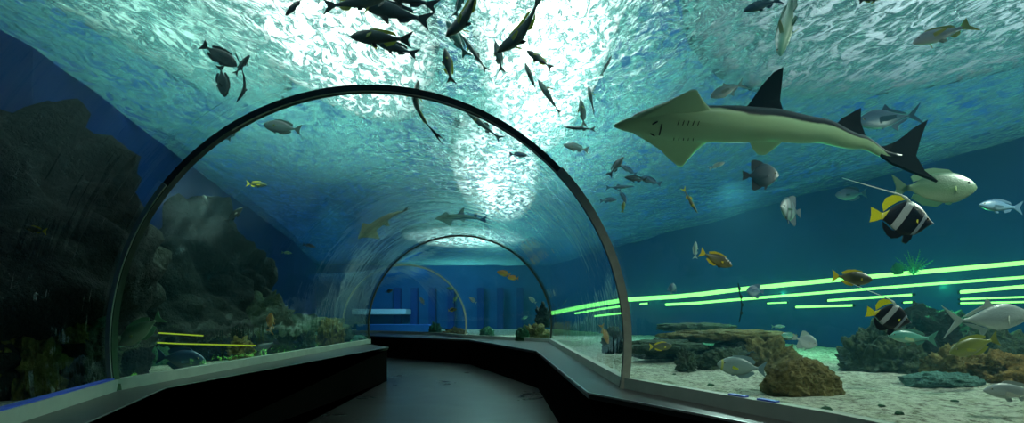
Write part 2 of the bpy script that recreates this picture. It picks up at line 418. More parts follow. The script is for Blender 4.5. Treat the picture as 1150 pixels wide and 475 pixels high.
# ------------------------------------------------------------------ green reflections on the acrylic, built as glowing tubes along the tank wall
WALL_R = [(8.9, 2.0), (7.2, 6.5), (3.85, 16), (1.9, 22.5)]
def wall_depth(px, inset=0.12):
    k = (px - 575) / FPX
    for (xa, ya), (xb, yb) in zip(WALL_R, WALL_R[1:]):
        xa -= inset; xb -= inset
        den = (xb - xa) - k * (yb - ya)
        if abs(den) < 1e-9: continue
        t = (k * ya - xa) / den
        if -1e-6 <= t <= 1: return ya + (yb - ya) * t
    return 21.5 if px < 700 else 6.0
def light_line(pts, rad, label, mat=None, depth=None, name='reflection_line'):
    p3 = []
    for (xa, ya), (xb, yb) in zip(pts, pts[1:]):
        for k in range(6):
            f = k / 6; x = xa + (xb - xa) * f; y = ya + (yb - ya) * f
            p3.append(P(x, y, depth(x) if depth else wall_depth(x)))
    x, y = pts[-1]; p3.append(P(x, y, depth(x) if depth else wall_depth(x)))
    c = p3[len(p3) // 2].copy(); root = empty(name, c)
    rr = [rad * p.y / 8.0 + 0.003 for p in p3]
    bm = bmesh.new(); tube(bm, [p - c for p in p3], rr); mesh_obj('reflection_streak', bm, mat or M['led'], root, True)
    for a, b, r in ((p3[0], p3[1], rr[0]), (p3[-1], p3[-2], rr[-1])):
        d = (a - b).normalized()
        bm = bmesh.new(); tube(bm, [a - c, a + d * 0.03 - c], r * 1.15); mesh_obj('reflection_line_end', bm, M['black'], root)
    tag(root, label, 'neon light', 'green reflection lines on the right')  # stand-ins for green reflections on the acrylic, not neon tubes
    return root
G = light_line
G([(620, 351.5), (660, 343.5), (703, 336.5), (760, 333), (790, 330), (830, 325), (900, 318), (1000, 308.5), (1180, 292.5)], 0.034, 'longest and brightest green reflection line crossing the whole right side')
G([(646, 352), (675, 347), (704, 343)], 0.016, 'green reflection line seen through the large arch, second from top')
G([(668, 355), (704, 351)], 0.014, 'green reflection line seen through the large arch, lowest of three')
G([(719, 341.5), (728, 340.6)], 0.012, 'tiny green reflection dash just right of the large arch')
G([(748, 342), (780, 340.5), (815, 337.5), (870, 333), (1005, 322), (1180, 309)], 0.020, 'long green reflection line just below the longest one')
G([(894, 344.8), (958, 343)], 0.016, 'short lowest green reflection line under the brown fish near the rocks')
G([(930, 337.5), (1025, 331)], 0.017, 'short green reflection line ending just behind the lower bannerfish')
G([(1015, 339.8), (1025, 339.2)], 0.012, 'tiny green reflection dash right of the lower bannerfish')
G([(1079, 328), (1180, 319)], 0.026, 'bright green reflection line at right edge, upper of the three short ones')
G([(1079, 336), (1180, 332.5)], 0.012, 'thin green reflection line at right edge, middle of the three short ones')
G([(1079, 340.5), (1180, 338.5)], 0.012, 'thin green reflection line at right edge, lowest of the three short ones')
G([(862, 340.6), (884, 339.6)], 0.009, 'faint green reflection dash between the teal fish and brown fish')
t = NT('yellow_green_reflection'); M['yellow_reflection'] = t.surf(t.n('Emission', {'Color': (0.50, 0.75, 0.04, 1), 'Strength': 0.45}).outputs[0])  # glowing colour imitating the yellow-green reflections at left
for pts, lab in (([(137, 373), (180, 374), (228, 377)], 'thin yellow-green reflection line at left, upper of the two'),
                 ([(137, 382.5), (200, 386), (287, 388)], 'thin yellow-green reflection line at left, lower of the two')):
    o = light_line(pts, 0.007, lab, M['yellow_reflection'], lambda x: 4.45 + (x - 137) * 0.0115); o['group'] = 'yellow-green reflection lines at left'

for q in ((1060, 322, 6.0), (880, 330, 7.6), (740, 336, 11.0)):      # point lights added to tint wall and water green
    l = bpy.data.lights.new('green_fill', 'POINT'); l.energy = 45; l.color = (0.10, 1.0, 0.35); l.shadow_soft_size = 0
    o = bpy.data.objects.new('green_fill', l); COL.objects.link(o); o.location = P(*q)
# ------------------------------------------------------------------ rocks and corals
def rock(name, c, rad, seed, mat, label, cat='rock', sub=5, amp=0.30, f=1.3, rot=0.0, flat=None, group=None, ridge=0.0, fit=None):
    c = Vector(c); rad = Vector(rad)
    bm = bmesh.new(); bmesh.ops.create_icosphere(bm, subdivisions=sub, radius=1)
    cr, sr = math.cos(rot), math.sin(rot); m = sum(rad) / 3
    for v in bm.verts:
        n = v.co.normalized(); q = Vector((n.x * rad.x, n.y * rad.y, n.z * rad.z)) / m * f + Vector((seed * 7.1, seed * 3.3, seed))
        d = noise.fractal(q, 0.9, 2.1, 6) * amp + (abs(noise.noise(q * 2.3)) - 0.2) * amp * 0.9
        if ridge: d += ridge * math.sin(n.z * rad.z * 14 / m + noise.noise(q * 1.5) * 4)
        p = n * (1 + d)
        x, y, z = p.x * rad.x, p.y * rad.y, p.z * rad.z
        v.co = Vector((x * cr - y * sr, x * sr + y * cr, z))
        if flat is not None and v.co.z < flat - c.z: v.co.z = flat - c.z
    if fit:
        for k in range(3):
            lo = min(v.co[k] for v in bm.verts); hi = max(v.co[k] for v in bm.verts)
            for v in bm.verts: v.co[k] = fit[k][0] + (v.co[k] - lo) / (hi - lo) * (fit[k][1] - fit[k][0]) - c[k]
    o = mesh_obj(name, bm, mat, smooth=True); o.location = c
    return tag(o, label, cat, group)
SZ = 0.57
def prock(px0, px1, py0, py1, d, dep, seed, mat, label, name='reef_rock', **kw):
    a = P(px0, py1, d); b = P(px1, py0, d); z0 = min(a.z, SZ) if kw.pop('ground', True) else a.z
    cx = (a.x + b.x) / 2; k = kw.pop('lift', 0.35); h = b.z - z0
    return rock(name, (cx, d + dep * 0.3, z0 + h * k), ((b.x - a.x) / 2, dep, h * (1 - k)), seed, mat, label, flat=z0 - 0.04,
                fit=((a.x, b.x), (d - dep * 0.7, d + dep * 1.3), (z0 - 0.04, b.z)), **kw)
# left
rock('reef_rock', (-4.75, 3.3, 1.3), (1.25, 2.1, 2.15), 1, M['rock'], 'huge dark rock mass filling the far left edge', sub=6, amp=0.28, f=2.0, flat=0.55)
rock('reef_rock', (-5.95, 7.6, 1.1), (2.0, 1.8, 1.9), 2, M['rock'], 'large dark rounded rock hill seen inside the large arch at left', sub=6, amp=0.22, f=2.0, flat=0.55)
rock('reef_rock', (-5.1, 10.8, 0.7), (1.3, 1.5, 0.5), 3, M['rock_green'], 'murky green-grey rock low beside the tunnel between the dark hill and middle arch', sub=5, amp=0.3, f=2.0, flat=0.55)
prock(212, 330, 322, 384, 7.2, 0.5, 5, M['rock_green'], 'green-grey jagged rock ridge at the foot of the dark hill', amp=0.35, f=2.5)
prock(138, 190, 385, 425, 5.5, 0.3, 6, M['coral_green'], 'low green lumpy rock behind the curb beside the large arch foot', amp=0.35, f=3, sub=5)
prock(60, 118, 330, 440, 3.75, 0.28, 7, M['rock_green'], 'tall encrusted rock behind the streaked glass at left', amp=0.4, f=3)
prock(0, 48, 340, 450, 3.35, 0.3, 8, M['coral_yellow'], 'olive-brown coral clump at the far left edge', name='coral', cat='coral', amp=0.5, f=3.5)
prock(62, 92, 335, 380, 3.55, 0.12, 9, M['coral_yellow'], 'yellowish branching coral lit behind the glass streaks', name='coral', cat='coral', amp=0.55, f=4, ground=False)
prock(100, 118, 325, 362, 3.7, 0.12, 10, M['coral_green'], 'small pale green coral knob left of the large arch', name='coral', cat='coral', amp=0.3, f=3, ground=False)
prock(255, 284, 376, 402, 6.1, 0.2, 11, M['rock_brown'], 'small brown rock touching the lower yellow-green reflection line', amp=0.4, f=3)
prock(352, 386, 356, 389, 9.3, 0.35, 12, M['rock_brown'], 'brown encrusted rock near the left foot of the middle arch', amp=0.45, f=3)
prock(325, 352, 364, 392, 8.2, 0.3, 13, M['rock_green'], 'small dark green rock left of the brown encrusted one', amp=0.4, f=3)
prock(393, 412, 375, 390, 10.0, 0.25, 14, M['rock_teal'], 'small teal stone in the sand at the middle arch foot', amp=0.3, f=3)
# right: layered shelf and boulders
prock(706, 806, 377, 410, 6.7, 0.5, 20, M['rock'], 'dark low rock under the flat slabs right of the large arch', amp=0.25, f=2.5)
prock(738, 832, 362, 371, 7.2, 0.30, 21, M['rock_green'], 'thin flat dark slab, topmost and farthest of the stacked slabs', name='rock_slab', amp=0.22, f=2.5, ground=False, lift=0.5)
prock(744, 898, 369, 383, 6.3, 0.45, 22, M['rock_brown'], 'long flat brown slab forming the top of the rock shelf', name='rock_slab', amp=0.20, f=2.5, ground=False, lift=0.5)
prock(700, 800, 381, 397, 6.1, 0.4, 23, M['rock_green'], 'grey-green flat slab at the left end of the rock shelf', name='rock_slab', amp=0.25, f=2.5, ground=False, lift=0.5)
prock(790, 892, 380, 420, 6.0, 0.5, 24, M['rock'], 'dark rock mass under the right end of the rock shelf', amp=0.32, f=2.8)
prock(776, 862, 389, 412, 5.35, 0.18, 25, M['rock_green'], 'low mottled rock just behind the grey surgeonfish', amp=0.35, f=3)
prock(838, 902, 376, 424, 5.25, 0.4, 26, M['rock_brown'], 'rounded brown encrusted rock at the right end of the shelf', amp=0.38, f=3, lift=0.2)
prock(758, 784, 388, 409, 5.2, 0.12, 27, M['rock_green'], 'small spiky fan-shaped rock left of the grey surgeonfish', amp=0.5, f=4)
prock(861, 951, 402, 446, 3.62, 0.26, 28, M['rock_brown'], 'rounded brown mossy boulder alone on the pale sand', name='boulder', cat='boulder', sub=6, amp=0.14, f=2.5, lift=0.15)
prock(954, 1052, 352, 428, 5.0, 0.5, 29, M['rock_green'], 'grey-green craggy rock below the lower bannerfish', sub=6, amp=0.35, f=2.5, lift=0.2)
prock(1000, 1112, 338, 420, 5.7, 0.5, 30, M['rock'], 'dark rock behind the grey-green fish at right', amp=0.3, f=2.5)
prock(1048, 1118, 385, 432, 4.4, 0.3, 31, M['rock_brown'], 'olive-brown rock under the yellow fish at right', sub=5, amp=0.35, f=3, lift=0.2)
prock(1096, 1175, 362, 430, 4.9, 0.4, 32, M['rock_green'], 'dark green-grey rock at the right edge behind the orange rock', amp=0.35, f=2.5)
prock(1098, 1168, 392, 434, 4.15, 0.3, 33, M['rock_orange'], 'orange-brown encrusted rock at the right edge', amp=0.3, f=3, lift=0.2)
prock(1018, 1108, 418, 438, 4.0, 0.2, 34, M['rock_teal'], 'flat wavy teal coral plate lying on the sand', name='plate_coral', cat='coral', amp=0.2, f=3, lift=0.4)
prock(676, 702, 366, 392, 7.6, 0.3, 35, M['rock'], 'dark rock seen through the large arch at its right foot', amp=0.35, f=2.5)
prock(1003, 1017, 294, 305, 6.9, 0.1, 36, M['coral_green'], 'small green coral knob above the long green reflection line', name='coral', cat='coral', amp=0.5, f=4, ground=False)
# far tank beyond the bend
prock(584, 620, 362, 382, 11.5, 0.4, 40, M['rock_brown'], 'brown rock cluster at right foot of the middle arch', amp=0.45, f=3)
prock(600, 619, 338, 366, 12.0, 0.25, 41, M['rock'], 'dark upright rock inside the middle arch at its right side', amp=0.45, f=3, ground=False)
prock(578, 596, 364, 378, 10.9, 0.2, 42, M['coral_green'], 'green lumpy coral between the far arch and brown cluster', name='coral', cat='coral', amp=0.4, f=3)
prock(494, 526, 366, 378, 14.6, 0.4, 43, M['rock_brown'], 'brown far rock just inside the smallest arch', amp=0.45, f=3)
prock(480, 497, 361, 376, 15.2, 0.3, 44, M['coral_green'], 'green far coral left of the brown far rock', name='coral', cat='coral', amp=0.4, f=3)
prock(537, 556, 366, 379, 13.4, 0.3, 45, M['coral_green'], 'dull green coral right of the smallest arch', name='coral', cat='coral', amp=0.4, f=3)
# loose stones on the right sand
rs = random.Random(4)
for k, (px, py, s) in enumerate(((798, 432, .03), (928, 468, .035), (990, 462, .02), (757, 419, .02), (1072, 452, .025), (1010, 470, .025))):
    d = 0.6 * 520 / (py - 356); p = P(px, py, d)
    rock('pebble', (p.x, p.y, sand_z(p.x, p.y) + s * 0.2), (s, s * .8, s * .5), 50 + k, M['coral_green'],
         'small dark green pebble lying on the pale sand at right', 'pebble', sub=2, group='loose pebbles on the right sand')
# far tank back: pillars, pale shelf, blue kerb
for k, px in enumerate((447, 466, 486, 507, 540, 562, 584)):
    p = P(px, 350, 22.3); bm = bmesh.new(); add_box(bm, (p.x - .16, 22.05, 0.4), (p.x + .16, 22.5, SURF - 1.1), 0.02)
    tag(mesh_obj('pillar_%d' % (k + 1), bm, M['blue_wall']), kind='structure')
M['kerb_blue'] = plain('bright_blue_painted_kerb', (0.02, 0.22, 0.75), 0.6)
M['shelf_pale'] = plain('pale_blue_shelf', (0.35, 0.55, 0.65), 0.7)
a = P(400, 371, 17); b = P(482, 365, 17)
bm = bmesh.new(); add_box(bm, (a.x, 17, 0.5), (b.x, 17.5, b.z + 0.02), 0.02); tag(mesh_obj('trim_6', bm, M['kerb_blue']), kind='structure')
a = P(395, 353, 21); b = P(456, 347, 21)
bm = bmesh.new(); add_box(bm, (a.x, 21, a.z), (b.x, 22.5, b.z), 0.02); tag(mesh_obj('trim_7', bm, M['shelf_pale']), kind='structure')

# knotted line hanging in the water and a feathery plant
root = empty('hanging_line', P(831, 350, 6.3)); c = root.location.copy()
pts = [P(829, 318, 6.3), P(830, 326, 6.3), P(832, 335, 6.32), P(833, 344, 6.3), P(832, 353, 6.28), P(830, 362, 6.3)]
bm = bmesh.new(); tube(bm, [p - c for p in pts], 0.007, 6); mesh_obj('line', bm, M['black'], root)
for p in pts[1:5]:
    bm = bmesh.new(); bmesh.ops.create_icosphere(bm, subdivisions=2, radius=0.018)
    for v in bm.verts: v.co.z *= 1.5
    for v in bm.verts: v.co += p - c + Vector((0.006, 0, 0.02))
    mesh_obj('knot', bm, M['rock'], root, True)
tag(root, 'thin dark knotted line hanging in front of the green reflection lines', 'line')
def fern(px, py, d, h, seed, label):
    rr = random.Random(seed); base = P(px, py, d); root = empty('sea_plant', base)
    for k in range(9):
        a = R(-55 + 110 * k / 8 + rr.uniform(-6, 6)); L = h * rr.uniform(0.7, 1.0)
        pts = [Vector((math.sin(a) * L * t * (0.6 + 0.4 * t), rr.uniform(-.02, .02) * t, math.cos(a) * L * t)) for t in (0, .33, .66, 1)]
        bm = bmesh.new(); tube(bm, pts, [0.010, 0.007, 0.005, 0.002], 5)
        for q in range(1, 9):
            t = q / 9; o0 = Vector((math.sin(a) * L * t * (0.6 + 0.4 * t), 0, math.cos(a) * L * t))
            for sgn in (-1, 1):
                b_ = a + sgn * R(50); e = o0 + Vector((math.sin(b_), 0, math.cos(b_))) * L * 0.18 * (1.1 - t)
                tube(bm, [o0, e], [0.005, 0.002], 4)
        mesh_obj('frond', bm, M['coral_green'], root)
    tag(root, label, 'plant')
fern(1026, 308, 6.2, 0.36, 3, 'dark green feathery plant above the longest green reflection line')

# ------------------------------------------------------------------ fish
def fishmat(name, back, side, belly, bands=None, rough=0.38, slant=0.0, spots=0.0):
    t = NT(name); tc = t.n('TexCoord'); sp = t.n('SeparateXYZ', {0: tc.outputs['Object']}); x, z = sp.outputs[0], sp.outputs[2]
    nz = t.noise(tc.outputs['Object'], 9, 4)
    zz = t.math('ADD', t.math('MULTIPLY', z, 3.0), t.math('ADD', t.math('MULTIPLY', nz, 0.12), 0.44))
    c = t.ramp(zz, [(0.18, belly), (0.45, side), (0.78, back)])
    if bands:
        s = t.math('ADD', t.math('ADD', x, t.math('MULTIPLY', z, slant)), 0.5)
        stops = []; r = t.n('ValToRGB', {'Fac': s}); cr = r.color_ramp; cr.interpolation = 'CONSTANT'
        while len(cr.elements) < len(bands): cr.elements.new(0.5)
        for e, (p, col, al) in zip(cr.elements, bands): e.position = p; e.color = tuple(col) + (al,)
        c = t.mix(r.outputs[1], c, r.outputs[0])
    if spots: c = t.mix(t.ramp(t.noise(tc.outputs['Object'], 38, 1), [(0.62, 0.0), (0.68, spots)]), c, (0.6, 0.65, 0.6, 1))
    sc = t.n('TexVoronoi', {'Vector': tc.outputs['Object'], 'Scale': 55}).outputs[0]
    return t.pbr(c, rough, t.bump(sc, 0.15, 0.01), 0.5)
def finmat(name, col):
    t = NT(name); tc = t.n('TexCoord')
    wv = t.n('TexWave', {'Vector': tc.outputs['Object'], 'Scale': 22, 'Distortion': 1.5}).outputs[1]
    c = t.mix(t.math('MULTIPLY', wv, 0.35), col + (1,), tuple(v * 0.5 for v in col) + (1,))
    p = t.n('BsdfPrincipled', {'Base Color': c, 'Roughness': 0.5})
    tl = t.n('BsdfTranslucent', {'Color': c})
    return t.surf(t.n('MixShader', {0: 0.4, 1: p.outputs[0], 2: tl.outputs[0]}).outputs[0])
def _h(a, n=0.0): return a
t = NT('fish_eye'); M['eye'] = t.pbr((0.006, 0.006, 0.008), 0.12)
M['eye_ring'] = plain('fish_eye_ring', (0.45, 0.42, 0.25), 0.35)
Y = (0.62, 0.60, 0.04)
PAL = {  # body material, fin colour, accent fin colour
 'dark': (fishmat('dark_fish_skin', (0.02, 0.03, 0.035), (0.05, 0.065, 0.07), (0.09, 0.11, 0.11)), (0.03, 0.04, 0.045), (0.04, 0.05, 0.05)),
 'darkyellow': (fishmat('dark_olive_fish_skin', (0.03, 0.04, 0.03), (0.07, 0.085, 0.07), (0.13, 0.15, 0.11)), (0.04, 0.05, 0.04), Y),
 'grey': (fishmat('grey_green_fish_skin', (0.12, 0.17, 0.16), (0.22, 0.30, 0.27), (0.40, 0.48, 0.42)), (0.18, 0.24, 0.2), (0.50, 0.55, 0.10)),
 'greyorange': (fishmat('grey_fish_skin_orange_fins', (0.12, 0.15, 0.15), (0.22, 0.27, 0.26), (0.42, 0.46, 0.42)), (0.2, 0.24, 0.22), (0.75, 0.30, 0.08)),
 'pale': (fishmat('pale_silver_fish_skin', (0.30, 0.36, 0.36), (0.50, 0.56, 0.54), (0.70, 0.74, 0.70)), (0.40, 0.45, 0.42), (0.48, 0.50, 0.42)),
 'paleyellow': (fishmat('pale_grey_fish_skin', (0.22, 0.24, 0.30), (0.42, 0.46, 0.48), (0.66, 0.70, 0.68)), (0.40, 0.45, 0.42), (0.60, 0.58, 0.18)),
 'blue': (fishmat('blue_grey_fish_skin', (0.06, 0.14, 0.26), (0.14, 0.26, 0.38), (0.30, 0.42, 0.48)), (0.08, 0.16, 0.26), (0.12, 0.22, 0.3)),
 'teal': (fishmat('teal_fish_skin', (0.05, 0.20, 0.17), (0.12, 0.36, 0.28), (0.40, 0.60, 0.45), rough=0.3), (0.10, 0.3, 0.24), (0.6, 0.7, 0.45)),
 'palegreen': (fishmat('pale_green_fish_skin', (0.10, 0.26, 0.14), (0.30, 0.50, 0.28), (0.50, 0.66, 0.40)), (0.2, 0.42, 0.25), (0.45, 0.6, 0.25)),
 'yellow': (fishmat('yellow_olive_fish_skin', (0.16, 0.18, 0.03), (0.34, 0.36, 0.06), (0.45, 0.42, 0.10)), (0.30, 0.30, 0.05), (0.4, 0.4, 0.06)),
 'brown': (fishmat('brown_olive_fish_skin', (0.03, 0.035, 0.012), (0.14, 0.14, 0.05), (0.26, 0.25, 0.09)), (0.05, 0.05, 0.02), (0.70, 0.55, 0.03)),
 'orange': (fishmat('orange_fish_skin', (0.45, 0.16, 0.02), (0.65, 0.26, 0.03), (0.7, 0.4, 0.1)), (0.6, 0.25, 0.03), (0.6, 0.25, 0.03)),
 'batdark': (fishmat('dark_blue_grey_disc_skin', (0.03, 0.05, 0.07), (0.05, 0.08, 0.11), (0.06, 0.10, 0.13), [(0.0, (0.03, 0.05, 0.07), 0.0), (0.80, (0.01, 0.02, 0.03), 0.7), (0.86, (0, 0, 0), 0.0)]), (0.03, 0.05, 0.07), (0.03, 0.06, 0.09)),
 'batstripe': (fishmat('striped_blue_grey_disc_skin', (0.10, 0.17, 0.20), (0.16, 0.26, 0.28), (0.22, 0.34, 0.32),
     [(0.0, (0.02, 0.05, 0.09), 0.8), (0.36, (0, 0, 0), 0.0), (0.50, (0.02, 0.05, 0.08), 0.8), (0.60, (0, 0, 0), 0.0), (0.70, (0.02, 0.05, 0.08), 0.8), (0.77, (0, 0, 0), 0.0)]), (0.04, 0.08, 0.12), (0.15, 0.35, 0.25)),
 'banner': (fishmat('black_white_banded_skin', (0.45, 0.5, 0.5), (0.55, 0.6, 0.6), (0.6, 0.62, 0.6),
     [(0.0, (0.75, 0.68, 0.05), 1.0), (0.22, (0.006, 0.006, 0.010), 1.0), (0.39, (0.42, 0.46, 0.46), 1.0), (0.51, (0.006, 0.006, 0.010), 1.0), (0.76, (0.30, 0.36, 0.42), 1.0), (0.82, (0.01, 0.012, 0.02), 1.0), (0.95, (0.25, 0.3, 0.4), 1.0)], slant=-0.55),
     (0.006, 0.006, 0.01), (0.80, 0.72, 0.02)),
 'surgeon': (fishmat('grey_blue_skin_yellow_mask', (0.22, 0.34, 0.34), (0.30, 0.44, 0.42), (0.36, 0.5, 0.46),
     [(0.0, (0, 0, 0), 0.0), (0.885, (0.55, 0.60, 0.08), 0.9), (0.925, (0, 0, 0), 0.0)]), (0.22, 0.34, 0.36), (0.65, 0.72, 0.06)),
}
def _dim(m, k):
    for nd in m.node_tree.nodes:
        if nd.type == 'VALTORGB':
            for e in nd.color_ramp.elements:
                if e.color[0] + e.color[1] + e.color[2] > 0 and not (e.color[0] == e.color[1] == e.color[2] == 1): e.color = (e.color[0] * k, e.color[1] * k, e.color[2] * k, e.color[3])
for _k in ('pale', 'palegreen', 'yellow', 'grey', 'surgeon', 'banner', 'batstripe', 'blue', 'brown'): _dim(PAL[_k][0], 0.62)
PALF = {k: (v[0], finmat(k + '_fin', v[1]), finmat(k + '_accent_fin', v[2])) for k, v in PAL.items()}
# profile: (t from nose 0 to tail root 1, top, bottom, half width) in units of total length; fins as outlines (x, z)
SPEC = {
 'snapper': dict(tl=0.19, prof=[(0, .002, .002, .002), (.05, .045, .03, .025), (.14, .085, .06, .048), (.28, .125, .095, .064), (.45, .13, .11, .066), (.62, .105, .09, .052), (.78, .066, .056, .032), (.9, .038, .033, .018), (1, .034, .030, .011)],
    tail=[(0, .03), (-.10, .10), (-.20, .165), (-.145, .04), (-.125, 0), (-.145, -.04), (-.20, -.155), (-.10, -.09), (0, -.03)],
    dorsal=[(.26, .10), (.18, .165), (.05, .170), (-.08, .145), (-.20, .115), (-.24, .055), (-.1, .09), (.1, .11)],
    anal=[(-.05, -.09), (-.10, -.145), (-.20, -.11), (-.25, -.045), (-.15, -.06)], pelvic=[(.16, -.09), (.10, -.16), (.04, -.15), (.08, -.09)], pect=.15, eye=(.40, .035, .013)),
 'unicorn': dict(tl=0.16, prof=[(0, .004, .004, .004), (.04, .05, .04, .022), (.12, .10, .09, .042), (.28, .155, .15, .058), (.45, .17, .165, .06), (.62, .15, .145, .05), (.78, .10, .095, .032), (.9, .042, .04, .018), (1, .026, .026, .01)],
    tail=[(0, .025), (-.09, .10), (-.165, .15), (-.135, .04), (-.13, 0), (-.135, -.04), (-.165, -.15), (-.09, -.10), (0, -.025)],
    dorsal=[(.30, .12), (.22, .19), (.05, .21), (-.12, .19), (-.26, .12), (-.24, .07), (0, .14)],
    anal=[(.12, -.14), (0, -.20), (-.14, -.18), (-.26, -.11), (-.24, -.07), (0, -.13)], pelvic=[(.22, -.13), (.17, -.19), (.12, -.185), (.14, -.13)], pect=.13, eye=(.37, .045, .015)),
 'slender': dict(tl=0.16, prof=[(0, .002, .002, .002), (.08, .018, .018, .014), (.2, .036, .036, .028), (.4, .052, .055, .038), (.6, .048, .05, .034), (.8, .028, .028, .02), (1, .014, .014, .009)],
    tail=[(0, .014), (-.09, .06), (-.17, .10), (-.10, .015), (-.09, 0), (-.10, -.015), (-.17, -.10), (-.09, -.06), (0, -.014)],
    dorsal=[(.02, .05), (-.02, .10), (-.10, .075), (-.12, .04)], anal=[(-.08, -.045), (-.12, -.09), (-.19, -.05), (-.18, -.025)],
    pelvic=[(.12, -.05), (.08, -.08), (.05, -.05)], pect=.08, eye=(.42, .012, .009)),
 'trevally': dict(tl=0.22, prof=[(0, .004, .004, .003), (.05, .06, .045, .025), (.15, .11, .085, .045), (.32, .16, .13, .058), (.5, .155, .135, .056), (.68, .10, .09, .04), (.85, .04, .035, .02), (.95, .018, .018, .012), (1, .018, .018, .009)],
    tail=[(0, .018), (-.08, .075), (-.23, .19), (-.11, .03), (-.085, 0), (-.11, -.03), (-.23, -.19), (-.08, -.075), (0, -.018)],
    dorsal=[(.10, .14), (.03, .235), (-.02, .155), (-.18, .085), (-.26, .04), (-.2, .04), (0, .12)],
    anal=[(.02, -.12), (-.06, -.215), (-.09, -.12), (-.2, -.075), (-.26, -.03), (-.15, -.05)], pelvic=[(.2, -.11), (.14, -.15), (.1, -.12)], pect=.20, eye=(.41, .03, .014)),
 'disc': dict(tl=0.20, prof=[(0, .004, .004, .004), (.05, .09, .06, .022), (.14, .19, .15, .04), (.28, .28, .25, .052), (.45, .33, .31, .056), (.62, .30, .29, .05), (.78, .20, .20, .036), (.9, .08, .08, .02), (1, .045, .045, .01)],
    tail=[(0, .04), (-.08, .09), (-.20, .13), (-.185, .05), (-.18, 0), (-.185, -.05), (-.20, -.13), (-.08, -.09), (0, -.04)],
    dorsal=[(.18, .26), (.02, .38), (-.14, .43), (-.24, .40), (-.25, .22), (-.24, .08), (-.1, .22), (.05, .28)],
    anal=[(.10, -.27), (-.04, -.37), (-.17, -.42), (-.24, -.36), (-.24, -.18), (-.24, -.08), (-.1, -.2)], pelvic=[(.20, -.24), (.14, -.38), (.09, -.40), (.12, -.26)], pect=.12, eye=(.37, .05, .022)),
 'banner': dict(tl=0.17, prof=[(0, .006, .006, .006), (.04, .03, .026, .014), (.10, .07, .055, .024), (.18, .15, .12, .038), (.30, .25, .20, .052), (.45, .30, .25, .056), (.60, .28, .25, .05), (.76, .20, .18, .036), (.9, .09, .085, .02), (1, .05, .05, .01)],
    tail=[(0, .045), (-.08, .085), (-.18, .12), (-.165, 0), (-.18, -.12), (-.08, -.085), (0, -.045)],
    dorsal=[(.02, .31), (-.06, .36), (-.18, .36), (-.28, .30), (-.33, .18), (-.30, .08), (-.2, .18), (-.08, .27)],
    anal=[(.04, -.25), (-.04, -.31), (-.14, -.33), (-.22, -.28), (-.29, -.18), (-.30, -.08), (-.15, -.19)], pelvic=[(.18, -.20), (.16, -.30), (.09, -.38), (.03, -.36), (.04, -.26)], pect=.13, eye=(.37, .045, .020)),
 'surgeon': dict(tl=0.17, prof=[(0, .008, .008, .006), (.04, .06, .05, .024), (.12, .11, .10, .042), (.28, .17, .165, .056), (.45, .185, .18, .058), (.62, .165, .16, .05), (.78, .11, .11, .034), (.9, .045, .045, .018), (1, .028, .028, .01)],
    tail=[(0, .026), (-.09, .10), (-.175, .16), (-.13, .03), (-.125, 0), (-.13, -.03), (-.175, -.16), (-.09, -.10), (0, -.026)],
    dorsal=[(.28, .13), (.18, .215), (0, .235), (-.16, .21), (-.27, .13), (-.24, .07), (0, .15)],
    anal=[(.14, -.15), (.02, -.225), (-.14, -.205), (-.27, -.12), (-.24, -.07), (0, -.14)], pelvic=[(.22, -.14), (.18, -.2), (.13, -.19), (.15, -.14)], pect=.12, eye=(.37, .05, .015)),
}
NS = 16
def fin_mesh(pts, th=0.006, off=(0, 0, 0), m=None):
    bm = bmesh.new()
    a = [bm.verts.new((x, -th, z)) for x, z in pts]; b = [bm.verts.new((x, th, z)) for x, z in pts]; n = len(pts)
    bm.faces.new(a); bm.faces.new(b[::-1])
    for i in range(n): bm.faces.new((a[i], b[i], b[(i + 1) % n], a[(i + 1) % n]))
    bmesh.ops.recalc_face_normals(bm, faces=bm.faces); bmesh.ops.triangulate(bm, faces=[f for f in bm.faces if len(f.verts) > 4])
    for v in bm.verts:
        if m: v.co = m @ v.co
        v.co += Vector(off)
    return bm
def smooth_prof(prof, t):
    for i in range(len(prof) - 1):
        if prof[i][0] <= t <= prof[i + 1][0]:
            p0 = prof[max(0, i - 1)]; p1 = prof[i]; p2 = prof[i + 1]; p3 = prof[min(len(prof) - 1, i + 2)]
            f = (t - p1[0]) / (p2[0] - p1[0]); out = []
            for k in (1, 2, 3):
                d1 = (p2[k] - p0[k]) / max(1e-6, p2[0] - p0[0]) * (p2[0] - p1[0]); d2 = (p3[k] - p1[k]) / max(1e-6, p3[0] - p1[0]) * (p2[0] - p1[0])
                h = (2 * f**3 - 3 * f**2 + 1) * p1[k] + (f**3 - 2 * f**2 + f) * d1 + (-2 * f**3 + 3 * f**2) * p2[k] + (f**3 - f**2) * d2
                out.append(max(0.001, h))
            return out
    return prof[-1][1:]
